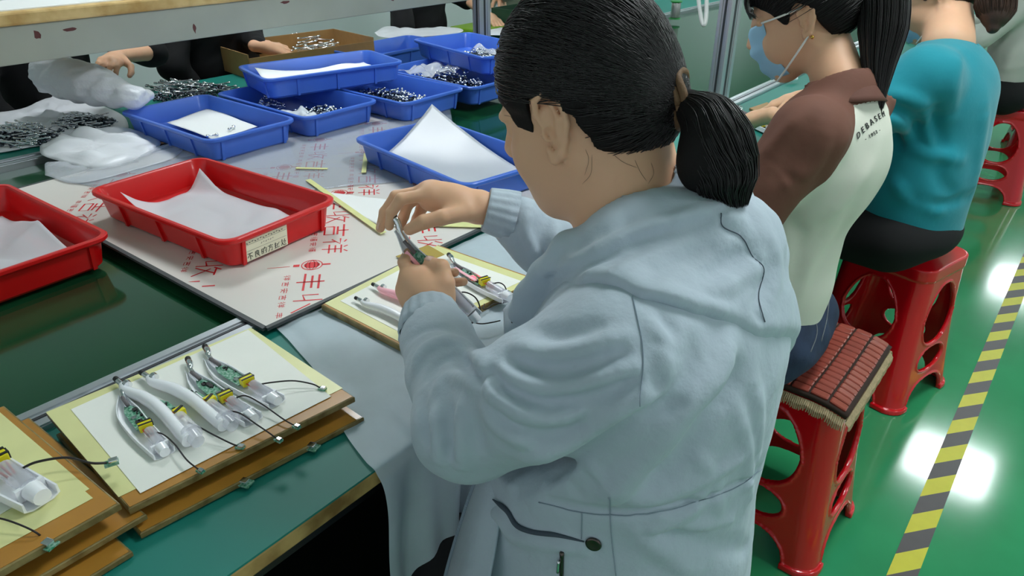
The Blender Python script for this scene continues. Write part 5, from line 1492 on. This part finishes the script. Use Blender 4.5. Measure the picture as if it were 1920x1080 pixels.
def hair_for(hd_, parent, off, tie, tail, rads, core_m, strand_m, n=900, seed=1, bangs=False):
    T = tie; ha = SDF(); hd_.el(ha, (-.013, 0, .030), (.103, .084, .101), .01); hd_.el(ha, (-.040, 0, -.008), (.064, .064, .062), .03)
    if tie is not None: ha.rc(hd_.P(-.07, 0, .02), T, .04, .013, .04)
    hb_ = SDF(); hb_.p = list(ha.p); ln = line_generic(hd_); ha.raw(ln, 'cut')
    sdf_obj('hair', [(ha, hd_.c-.2, hd_.c+.2, .004)], core_m, parent, off)
    if tie is not None:
        strands('hair_strands', [c-off for c in scalp_strands(hd_, hb_, T, n, seed, ln)], .0007, strand_m, parent, V(0, 0, 0))
        pc = SDF(); pc.chain(tail, [r*.85 for r in rads], .02); lo = np.min(tail, 0)-.08; hi = np.max(tail, 0)+.08
        sdf_obj('ponytail', [(pc, lo, hi, .004)], core_m, parent, off)
        c = np.array(catmull(tail, 6)); tt_ = np.gradient(c, axis=0); tt_ /= np.linalg.norm(tt_, axis=1)[:, None]
        u_ = np.cross(tt_, _F); u_ /= np.linalg.norm(u_, axis=1)[:, None]; w_ = np.cross(tt_, u_)
        rr_ = np.interp(np.arange(len(c)), np.arange(len(tail))*6, rads); r = np.random.RandomState(seed); out = []
        for i in range(n):
            an = r.uniform(0, 2*PI); k_ = math.sqrt(r.uniform(.4, 1.1)); n_ = int(len(c)*r.uniform(.75, 1)); out.append(c[:n_]+u_[:n_]*(math.cos(an)*k_*rr_[:n_])[:, None]+w_[:n_]*(math.sin(an)*k_*rr_[:n_])[:, None]-off)
        strands('ponytail_strands', out, .0007, strand_m, parent, V(0, 0, 0))
    return hb_
tail2 = [dp(1600, -60, 1.36), dp(1630, -50, 1.32), dp(1655, 0, 1.29), dp(1655, 60, 1.285), dp(1648, 120, 1.285), dp(1645, 170, 1.285), dp(1648, 212, 1.285)]
hair_for(h2, W2, O2, tail2[0], tail2, [.014, .030, .042, .040, .028, .017, .006], M['hair_core'], M['hair'], 1100, 11)
# fringe of hair over the brow and down behind the ear
FR = []
r_ = np.random.RandomState(9)
for i in range(90):
    l_ = r_.uniform(-.05, .065); a0 = .045+.02*r_.rand()
    FR.append(np.array([h2.P(a0, l_*.8, .115), h2.P(.080, l_*.95, .085), h2.P(.094-.3*l_*l_*4, l_*1.05, .055), h2.P(.094-l_*l_*6, l_*1.12, .028+.01*r_.rand())]))
strands('fringe', [np.array(catmull(f, 3))-O2 for f in FR], .0011, M['hair'], W2, V(0, 0, 0))
M['mask'] = mat('blue_mask_cloth', (158, 202, 230), .8, bump=.2, bscale=90)
M['strap'] = mat('white_elastic', (236, 236, 232), .7)
def face_mask(hd_, parent, off, sk_):
    b = MB(); L_ = []
    def fn(u, v):
        l_ = (u-.5)*2; z = .008-.112*v
        a = .109-.042*abs(l_)**1.9-.030*max(0, v-.45)**1.2*1.5-.012*max(0, .25-v)*4*(1-abs(l_))+.003*math.sin(v*18)*(1-abs(l_))
        return tuple(hd_.P(a, l_*.054*(1-.12*abs(v-.5)), z+.010*abs(l_))-off)
    b.grid(fn, 25, 25); b.build('face_mask', M['mask'], parent, smooth=True, solid=.0012)
    for q in (-1, 1):
        for z0, z1 in ((.014, .022), (-.100, -.030)):
            p0 = hd_.P(.070, q*.055, z0+.004 if z0 > 0 else z0); p1 = hd_.P(-.008, q*.080, z1)
            m_ = (p0+p1)/2+hd_.l*q*.010
            b = MB(); b.tube([tuple(x) for x in catmull([p0, m_, p1], 6)], .0020, 6); b.build('mask_strap', M['strap'], parent, smooth=True, off=off)
face_mask(h2, W2, O2, sk2)
# shirt
sb = SDF()
sb.el((-.410, 1.41, .78), (.105, .145, .28), .05); sb.el((-.372, 1.43, .95), (.108, .165, .13), .05)
sb.rc((-.425, 1.40, .66), (-.435, 1.385, .50), .105, .112, .05)
sb.rc(S2L, S2R, .052, .052, .05); sb.rc((-.375, 1.425, 1.03), NB2, .085, .066, .04)
sb.chain([S2L, E2L], [.062, .056], .03); sb.chain([E2L, Wr2L*.75+E2L*.25], [.052, .036], .02)
sb.chain([S2R, E2R], [.062, .056], .03); sb.chain([E2R, Wr2R*.75+E2R*.25], [.052, .036], .02)
fs = folds(sb, [([(1500, 215), (1470, 250), (1430, 290)], .006, .014), ([(1540, 200), (1500, 260), (1460, 330)], -.006, .016), ([(1560, 240), (1530, 310), (1480, 345)], .006, .014),
                ([(1450, 300), (1480, 330), (1500, 345)], -.006, .010), ([(1640, 300), (1600, 360), (1560, 400)], .005, .018), ([(1620, 350), (1580, 430), (1540, 500)], -.005, .02),
                ([(1560, 420), (1520, 500), (1500, 560)], .004, .016), ([(1600, 230), (1570, 290), (1540, 350)], .004, .02), ([(1480, 400), (1500, 450), (1490, 520)], -.005, .016)])
sx_ = SDF().raw(sb, 'union').raw(fs).raw(lambda P: (.0015*noise3(P, 36, 21)).astype(np.float32))
def ncut(NBq, top, r):
    def fn(P):
        ax_ = nrm(top-NBq); d = P-NBq; t_ = d @ ax_; rr = np.linalg.norm(d-t_[:, None]*ax_, axis=1)
        return np.where(t_ > -.02, np.maximum(r-rr, t_-.012), -.05).astype(np.float32)
    return fn
sx_.raw(ncut(NB2, h2.P(-.03, 0, -.04), .050), 'cut'); sx_.raw(lambda P: (.545-P[:, 2]).astype(np.float32), 'cut')
# boundary of the raglan sleeve: a slanted plane from collar to armpit on each side
_tors = SDF().el((-.410, 1.41, .78), (.105, .145, .28), .05).el((-.372, 1.43, .95), (.108, .165, .13), .05)
_arms = SDF().chain([S2L, E2L], [.062, .056], .03).chain([E2L, Wr2L*.75+E2L*.25], [.052, .036], .02).chain([S2R, E2R], [.062, .056], .03).chain([E2R, Wr2R*.75+E2R*.25], [.052, .036], .02)
def sleeve2(c):
    y = np.abs(c[:, 1]-1.428)
    lim = np.interp(c[:, 2], [.86, .90, .95, 1.0, 1.04, 1.08], [.205, .185, .168, .142, .112, .078])
    lim = lim-np.clip((-.352-c[:, 0])/.025, 0, 1)*.16*(c[:, 2] > .93)
    lim = np.where(c[:, 2] > 1.083, -.01, lim)
    return np.maximum(y-lim, _tors(c)-.012-_arms(c))
M['brown_shirt'] = mat('brown_cotton', (104, 66, 54), .8, noise=.06, nscale=9, bump=.25, bscale=60)
M['white_shirt'] = mat('off_white_cotton', (222, 222, 208), .8, noise=.04, nscale=7, bump=.25, bscale=60)
def raglan_mat():
    m = mat('raglan_shirt', (222, 222, 208), .8, bump=.25, bscale=60); nt = m.node_tree
    at_ = nt.nodes.new('ShaderNodeAttribute'); at_.attribute_name = 'sleeve'
    g_ = nt.nodes.new('ShaderNodeMath'); g_.operation = 'GREATER_THAN'; g_.inputs[1].default_value = 0; nt.links.new(at_.outputs['Fac'], g_.inputs[0])
    mx = nt.nodes.new('ShaderNodeMix'); mx.data_type = 'RGBA'; nt.links.new(g_.outputs[0], mx.inputs[0])
    mx.inputs[6].default_value = (*lin((222, 222, 208)), 1); mx.inputs[7].default_value = (*lin((112, 72, 58)), 1)
    nt.links.new(mx.outputs[2], nt.nodes['Principled BSDF'].inputs['Base Color']); return m
M['raglan'] = raglan_mat()
shirt_o = sdf_obj('shirt', [(sx_, (-.72, 1.02, .53), (-.20, 1.80, 1.17), .005)], M['raglan'], W2, O2)
_c = np.zeros(len(shirt_o.data.vertices)*3, np.float32); shirt_o.data.vertices.foreach_get('co', _c); _c = _c.reshape(-1, 3)+O2
shirt_o.data.attributes.new('sleeve', 'FLOAT', 'POINT').data.foreach_set('value', sleeve2(_c).astype(np.float32))
# collar
def ring_strip(name, c, ax, r0, r1, h0, h1, m, parent, off, a0=0, a1=2*PI, n=48, wob=.003):
    ax = nrm(ax); e1_ = nrm(np.cross(ax, _F)); e2_ = np.cross(ax, e1_); b = MB()
    b.grid(lambda u, v: tuple(c+ax*(h0+(h1-h0)*v)+(e1_*math.cos(a0+(a1-a0)*u)+e2_*math.sin(a0+(a1-a0)*u))*(r0+(r1-r0)*v+wob*math.sin(u*19+v*3))-off), n, 6)
    return b.build(name, m, parent, smooth=True, solid=.003)
cax = nrm(nrm(h2.P(-.03, 0, -.04)-NB2)+V(0, 0, 1.2))
ring_strip('collar', NB2+V(-.004, 0, .0), cax, .056, .082, .020, -.026, M['brown_shirt'], W2, O2)
ring_strip('collar_stand', NB2+V(-.004, 0, .0), cax, .053, .056, -.02, .018, M['brown_shirt'], W2, O2)
# lettering on the back
def surf_text(txt, base, px0, px1, size, m, parent, off, name='lettering', arc=0.0, spc=1.0):
    cu = bpy.data.curves.new(name, 'FONT'); cu.body = txt; cu.size = size; cu.extrude = .0004; cu.align_x = 'LEFT'; cu.space_character = spc
    o = bpy.data.objects.new('tmp', cu); COL.objects.link(o); dg = bpy.context.evaluated_depsgraph_get(); dg.update()
    me = bpy.data.meshes.new_from_object(o.evaluated_get(dg)); bpy.data.objects.remove(o)
    a, b_ = hit(base, *px0), hit(base, *px1)
    if a is None or b_ is None: return
    x = nrm(b_-a); n_ = grad(base, (a+b_)/2)[0]; y = nrm(np.cross(n_, x)); n_ = np.cross(x, y)
    vs = np.array([v.co[:] for v in me.vertices]); w_ = vs[:, 0].max(); K = np.linalg.norm(b_-a)/w_
    P_ = a+np.outer(vs[:, 0]*K, x)+np.outer(vs[:, 1]*K+arc*(1-((vs[:, 0]/w_)*2-1)**2), y)
    P_ = snap(base, P_, .0012)+np.outer(vs[:, 2], n_)
    for v, p in zip(me.vertices, P_-off): v.co = p
    me.materials.clear(); me.materials.append(m); me.name = name
    o = bpy.data.objects.new(name, me); COL.objects.link(o); o.parent = parent; return o
ink2 = mat('dark_print', (48, 46, 48), .7)
surf_text('DEBASEM', sx_, (1607, 262), (1659, 218), .03, ink2, W2, O2, arc=.005, spc=1.7)
surf_text('- 1953 -', sx_, (1622, 264), (1650, 246), .02, ink2, W2, O2, spc=1.5)
# jeans
M['denim'] = mat('dark_denim', (44, 58, 84), .85, noise=.3, nscale=24, bump=.5, bscale=200, bdist=.001)
jn = SDF(); jn.el((-.415, 1.40, .570), (.128, .155, .090), .03); jn.el((-.40, 1.39, .555), (.10, .14, .07), .03)
for q in (-1, 1):
    y = 1.42+q*.085; jn.chain([(-.38, y, .565), (-.66, y, .553), (-.68, y, .30), (-.64, y, .10)], [.085, .062, .05, .042], .03)
jn.raw(lambda P: (.003*noise3(P, 45, 5)).astype(np.float32))
sdf_obj('jeans', [(jn, (-.80, 1.2, .05), (-.18, 1.66, .70), .007)], M['denim'], W2, O2)
for pts in ([(1462, 590), (1500, 588), (1528, 592)], [(1528, 592), (1532, 625), (1520, 660)], [(1555, 560), (1550, 600), (1540, 640)]): surf_tube('jeans_stitching', jn, pts, .0011, mat('stitch', (120, 124, 130), .8) if 'stitch' not in bpy.data.materials else bpy.data.materials['stitch'], W2, O2)
for q in (-1, 1):
    sh = SDF(); y = 1.42+q*.085; sh.rc((-.62, y, .045), (-.78, y, .032), .042, .030, .02); sh.raw(lambda P: (.001-P[:, 2]).astype(np.float32), 'cut')
    sdf_obj('shoe', [(sh, (-.9, y-.1, -.02), (-.5, y+.1, .12), .007)], M['black_cloth'], W2, O2)
p = h2.P(-.012, .082, -.036); b = MB(); b.ell(tuple(p-O2), (.0035,)*3); b.build('earring', mat('gold', (222, 176, 90), .25, 1), W2, smooth=True)

# ================================================================ woman in the teal sweatshirt
O3 = V(-.34, 2.22, 0)
W3_ = thing('person', 'masked woman in a teal sweatshirt and black trousers, brown hair tied back', 'person', tuple(O3))
h3 = Head(dp(1752, -12, 1.94), PI+math.radians(18), math.radians(26), 0, 1.02)
NB3 = V(-.35, 2.25, 1.065)
sk3 = h3.skin(NB3, (.052, .062), 1.1, flare=.05)
S3L, S3R = V(-.35, 2.07, 1.005), V(-.34, 2.41, 1.005)
E3L, E3R = V(-.52, 1.98, .82), V(-.50, 2.50, .80)
Wr3L, Wr3R = V(-.72, 2.08, .84), V(-.72, 2.38, .84)
core3 = SDF(); core3.el((-.35, 2.23, .76), (.11, .14, .27), .04).rc(S3L, S3R, .045, .045, .04).rc((-.36, 2.24, 1.0), NB3, .055, .055, .03)
core3.rc(S3L, E3L, .042, .036).rc(E3L, Wr3L, .035, .024).rc(S3R, E3R, .042, .036).rc(E3R, Wr3R, .035, .024)
for q in (-1, 1):
    y = 2.23+q*.10; core3.chain([(-.34, y, .54), (-.66, y, .52), (-.66, y, .30), (-.56, y, .07)], [.08, .055, .045, .034], .03); core3.rc((-.54, y, .045), (-.70, y, .03), .034, .024, .02)
hn3 = SDF(); quick_hand(hn3, Wr3L+V(-.03, 0, -.005), V(-1, .35, -.45), V(0, -.2, 1), -1, .7); hn3b = SDF(); quick_hand(hn3b, Wr3R+V(-.03, -.01, -.005), V(-1, -.35, -.45), V(0, .2, 1), 1, .7)
sdf_obj('body', [(sk3, h3.c-V(.16, .16, .2), h3.c+V(.2, .16, .16), .0035), (core3, (-.88, 1.85, 0), (-.15, 2.62, 1.1), .010), mesh_in(hn3, [Wr3L], .17, .0035), mesh_in(hn3b, [Wr3R], .17, .0035)], M['skin'], W3_, O3)
M['brown_hair'] = mat('brown_hair', (74, 52, 40), .42, spec=.5, noise=.3, nscale=60); M['brown_hair_core'] = mat('brown_hair_mass', (58, 40, 32), .5, bump=.6, bscale=200, bdist=.001)
tail3 = [dp(1838, -40, 1.86), dp(1856, -30, 1.84), dp(1866, 0, 1.83), dp(1868, 25, 1.83), dp(1862, 52, 1.83)]
hair_for(h3, W3_, O3, tail3[0], tail3, [.016, .034, .046, .042, .018], M['brown_hair_core'], M['brown_hair'], 800, 15)
face_mask(h3, W3_, O3, sk3)
M['teal_cloth'] = mat('teal_sweatshirt', (14, 140, 156), .85, noise=.04, nscale=6, bump=.3, bscale=70, sheen=.2)
tb_ = SDF()
tb_.el((-.335, 2.24, .77), (.150, .190, .30), .05).el((-.335, 2.245, .95), (.125, .195, .12), .05); tb_.rc((-.34, 2.23, .68), (-.33, 2.23, .56), .145, .150, .05)
tb_.rc(S3L, S3R, .066, .066, .05)
tb_.chain([S3L, E3L], [.080, .074], .03); tb_.chain([E3L, E3L*.6+Wr3L*.4], [.070, .050], .02)
tb_.chain([S3R, E3R], [.080, .070], .03); tb_.chain([E3R, E3R*.6+Wr3R*.4], [.066, .050], .02)
ft = folds(tb_, [(a_, b_*1.4, c_) for a_, b_, c_ in [([(1660, 175), (1700, 185), (1735, 200)], .012, .016), ([(1655, 200), (1690, 208), (1720, 232)], -.012, .013), ([(1660, 222), (1690, 232), (1706, 262)], .012, .014), ([(1660, 245), (1680, 258), (1688, 275)], -.010, .012),
                 ([(1735, 200), (1738, 240), (1745, 268)], .010, .014), ([(1750, 190), (1752, 240), (1770, 275)], -.008, .016), ([(1800, 90), (1790, 150), (1780, 220)], .006, .02),
                 ([(1690, 360), (1740, 385), (1820, 370)], -.008, .018), ([(1670, 330), (1700, 370), (1760, 395)], .008, .018), ([(1850, 180), (1840, 260), (1830, 340)], .006, .022), ([(1770, 290), (1760, 330), (1790, 370)], -.006, .02), ([(1700, 270), (1745, 290), (1800, 300)], .007, .018)]])
tx_ = SDF().raw(tb_, 'union').raw(ft).raw(lambda P: (.002*noise3(P, 30, 31)).astype(np.float32)).raw(ncut(NB3, h3.P(-.03, 0, -.04), .066), 'cut').raw(lambda P: (.565-P[:, 2]-.02*np.sin(P[:, 1]*9)).astype(np.float32), 'cut')
sdf_obj('sweatshirt', [(tx_, (-.74, 1.82, .53), (-.12, 2.66, 1.12), .006)], M['teal_cloth'], W3_, O3)
ring_strip('neckband', NB3+V(-.002, 0, -.018), nrm(nrm(h3.P(-.03, 0, -.04)-NB3)+V(0, 0, 1.2)), .078, .068, -.014, .010, M['teal_cloth'], W3_, O3, wob=.001)
tq = SDF(); tq.el((-.33, 2.23, .56), (.155, .195, .095), .03)
for q in (-1, 1): y = 2.23+q*.10; tq.chain([(-.34, y, .545), (-.66, y, .525), (-.66, y, .30), (-.56, y, .10)], [.10, .068, .055, .045], .03)
sdf_obj('trousers', [(tq, (-.80, 1.95, .03), (-.1, 2.5, .72), .009)], M['black_cloth'], W3_, O3)
for q in (-1, 1):
    sh = SDF(); y = 2.23+q*.10; sh.rc((-.54, y, .045), (-.70, y, .032), .042, .030, .02); sh.raw(lambda P: (.001-P[:, 2]).astype(np.float32), 'cut')
    sdf_obj('shoe', [(sh, (-.82, y-.1, -.02), (-.42, y+.1, .12), .008)], M['black_cloth'], W3_, O3)

# ================================================================ other workers (partly in view)
def worker(O, face, label, top_rgb, leg_rgb, arms, hcol='black', neck_z=1.04, lean=(0, 0), bare=(False, False), S=1.0, top2=None, handargs=None, seat=.53, cap=True):
    """seated worker; face: unit direction in the plane; arms: (shoulder side, elbow, wrist, hand dir) in world coordinates"""
    O = V(*O); f = V(*face, 0); l = V(-face[1], face[0], 0)
    root = thing('person', label, 'person', (O[0], O[1], 0)); off = V(O[0], O[1], 0)
    B = lambda a, s_, z: V(O[0], O[1], 0)+f*a+l*s_+V(0, 0, z)
    nb = B(.05+lean[0], lean[1], neck_z); hdp = B(.10+lean[0]*1.3, lean[1], neck_z+.17)
    hq = Head(hdp, math.atan2(face[1], face[0]), math.radians(22)); skq = hq.skin(nb, (.052, .058), flare=.2)
    co = SDF(); co.el(B(.01, 0, .77), (.10, .13, .27) if abs(face[0]) > .5 else (.13, .10, .27), .04)
    cl = SDF(); cl.el(B(.01, 0, .77), (.13, .175, .29), .05); cl.el(B(.03+lean[0]*.6, 0, .93), (.115, .175, .11), .05)
    sh = [B(.03+lean[0], .16, .985), B(.03+lean[0], -.16, .985)]; co.rc(sh[0], sh[1], .04, .04, .04); cl.rc(sh[0], sh[1], .06, .06, .05)
    hands = []
    for i, (el_, wr, hdir, back, sd_) in enumerate(arms):
        el_, wr = V(*el_), V(*wr)
        co.rc(sh[i], el_, .038, .033).rc(el_, wr, .032, .022)
        cl.chain([sh[i], el_], [.064, .056], .03)
        if not bare[i]: cl.chain([el_, el_*.12+wr*.88], [.053, .036], .02)
        hh = SDF(); quick_hand(hh, wr+nrm(hdir)*.02, hdir, back, sd_, .75); hands.append(mesh_in(hh, [wr, wr+nrm(hdir)*.12], .09, .004))
    lg = SDF(); lg.el(B(0, 0, seat+.02), (.15, .18, .09), .03)
    for q in (-1, 1):
        co.chain([B(0, q*.09, seat), B(.32, q*.09, seat-.02), B(.34, q*.09, .28), B(.28, q*.09, .06)], [.07, .05, .042, .03], .03); co.rc(B(.26, q*.09, .045), B(.42, q*.09, .03), .034, .024, .02)
        lg.chain([B(0, q*.09, seat+.01), B(.32, q*.09, seat-.01), B(.34, q*.09, .28), B(.28, q*.09, .10)], [.095, .066, .053, .044], .03)
    sdf_obj('body', [(skq, hq.c-.19, hq.c+.19, .005), (co, O-V(.62, .62, 0), O+V(.85, .62, 1.15), .012)]+hands, M['skin'], root, off)
    hc = ('hair_core', 'hair'); tl = [hq.P(-.10, 0, .03), hq.P(-.125, 0, .02), hq.P(-.14, 0, -.03), hq.P(-.14, 0, -.09), hq.P(-.135, 0, -.14)]
    hair_for(hq, root, off, tl[0], tl, [.013, .022, .026, .022, .008], M['hair_core'], M['hair'], 250, 3)
    tm = mat('worker_top', top_rgb, .85, bump=.3, bscale=40); lm = mat('worker_trousers', leg_rgb, .85)
    cx_ = SDF().raw(cl, 'union').raw(lambda P: (.004*noise3(P, 26, 41)+.002*noise3(P, 60, 4)).astype(np.float32)).raw(ncut(nb, hq.P(-.03, 0, -.04), .062), 'cut').raw(lambda P: (.56-P[:, 2]).astype(np.float32), 'cut')
    sdf_obj('top', [(cx_, O-V(.8, .62, -.52), O+V(.85, .62, 1.14), .009)], tm, root, off)
    sdf_obj('trousers', [(lg, O-V(.35, .4, -.03), O+V(.6, .4, .75), .012)], lm, root, off)
    return root
BK = (14, 14, 17)
# left worker behind the held bag
worker((-3.12, 1.0, 0), (1, 0), 'worker in black at the left edge, reaching under the shelf to a plastic bag', BK, BK,
       [(tuple(on(222, 106, .92)+V(-.16, .19, -.03)), tuple(on(222, 106, .92)), tuple(on(180, 134, .92)-on(222, 106, .92)), (.2, .1, 1), 1), ((-2.99, .74, .80), (-2.97, .86, .62), (.1, .3, -1), (0, 0, 1), -1)], bare=(True, False))
h_w = on(540, 86, .855)
worker((-3.08, 1.70, 0), (1, 0), 'worker in a black jacket reaching along the far bench to the cardboard box', BK, BK,
       [((-2.93, 1.78, .88), tuple(h_w+V(-.03, -.12, .01)), (.2, 1, -.25), (.5, -.2, 1), 1), ((-2.99, 1.44, .80), (-2.97, 1.56, .62), (.1, .3, -1), (0, 0, 1), -1)])
worker((-3.12, 2.96, 0), (1, 0), 'worker in a black top with a bare forearm behind the far bench near the post', BK, (30, 32, 40),
       [((-2.98, 3.22, .90), (-2.78, 3.16, .84), (.9, -.2, -.3), (0, 0, 1), 1), ((-2.99, 2.74, .80), (-2.97, 2.84, .62), (.1, .3, -1), (0, 0, 1), -1)], bare=(True, True))
h_e = on(945, 5, .86)
worker((-3.12, 3.75, 0), (1, 0), 'worker beyond the grey post of whom only a reaching hand shows', (120, 128, 110), (30, 32, 40),
       [((-2.95, 4.05, .88), (-2.75, 4.1, .85), (.9, .3, -.3), (0, 0, 1), 1), ((-2.90, 3.50, .92), tuple(h_e+V(-.07, .05, .05)), (.45, -.35, -.8), (.8, .1, .3), -1)], bare=(True, True))
worker((-.36, 4.42, 0), (-1, 0), 'worker in a pale grey shirt and black trousers, cut by the right picture edge', (196, 198, 190), BK,
       [((-.52, 4.18, .82), (-.74, 4.30, .84), (-1, .35, -.4), (0, 0, 1), -1), ((-.52, 4.68, .82), (-.74, 4.52, .84), (-1, -.35, -.4), (0, 0, 1), 1)])
# the bag held over the far bench
bp = SDF(); q0, q1, q2 = on(100, 140, .90), on(175, 160, .895), on(250, 182, .875)
bp.chain([q0, q1, q2], [.068, .062, .034], .03); bp.rc(q2, on(275, 180, .87), .034, .02, .02)
bp.raw(lambda P: (.0035*noise3(P, 50, 7)+.0035*noise3(P, 130, 8)).astype(np.float32))
ob = sdf_obj('held_bag', [(bp, np.min([q0, q2], 0)-.12, np.max([q0, q2], 0)+.12, .005)], mat('bubble_film', (226, 228, 234), .4, alpha=.93, bump=.9, bscale=70, spec=.6, bdist=.003), None, (q0+q2)/2)
ob.location = tuple((q0+q2)/2); tag(ob, 'puffy white bubble film bag held above the far bench by the left worker', 'plastic bag')
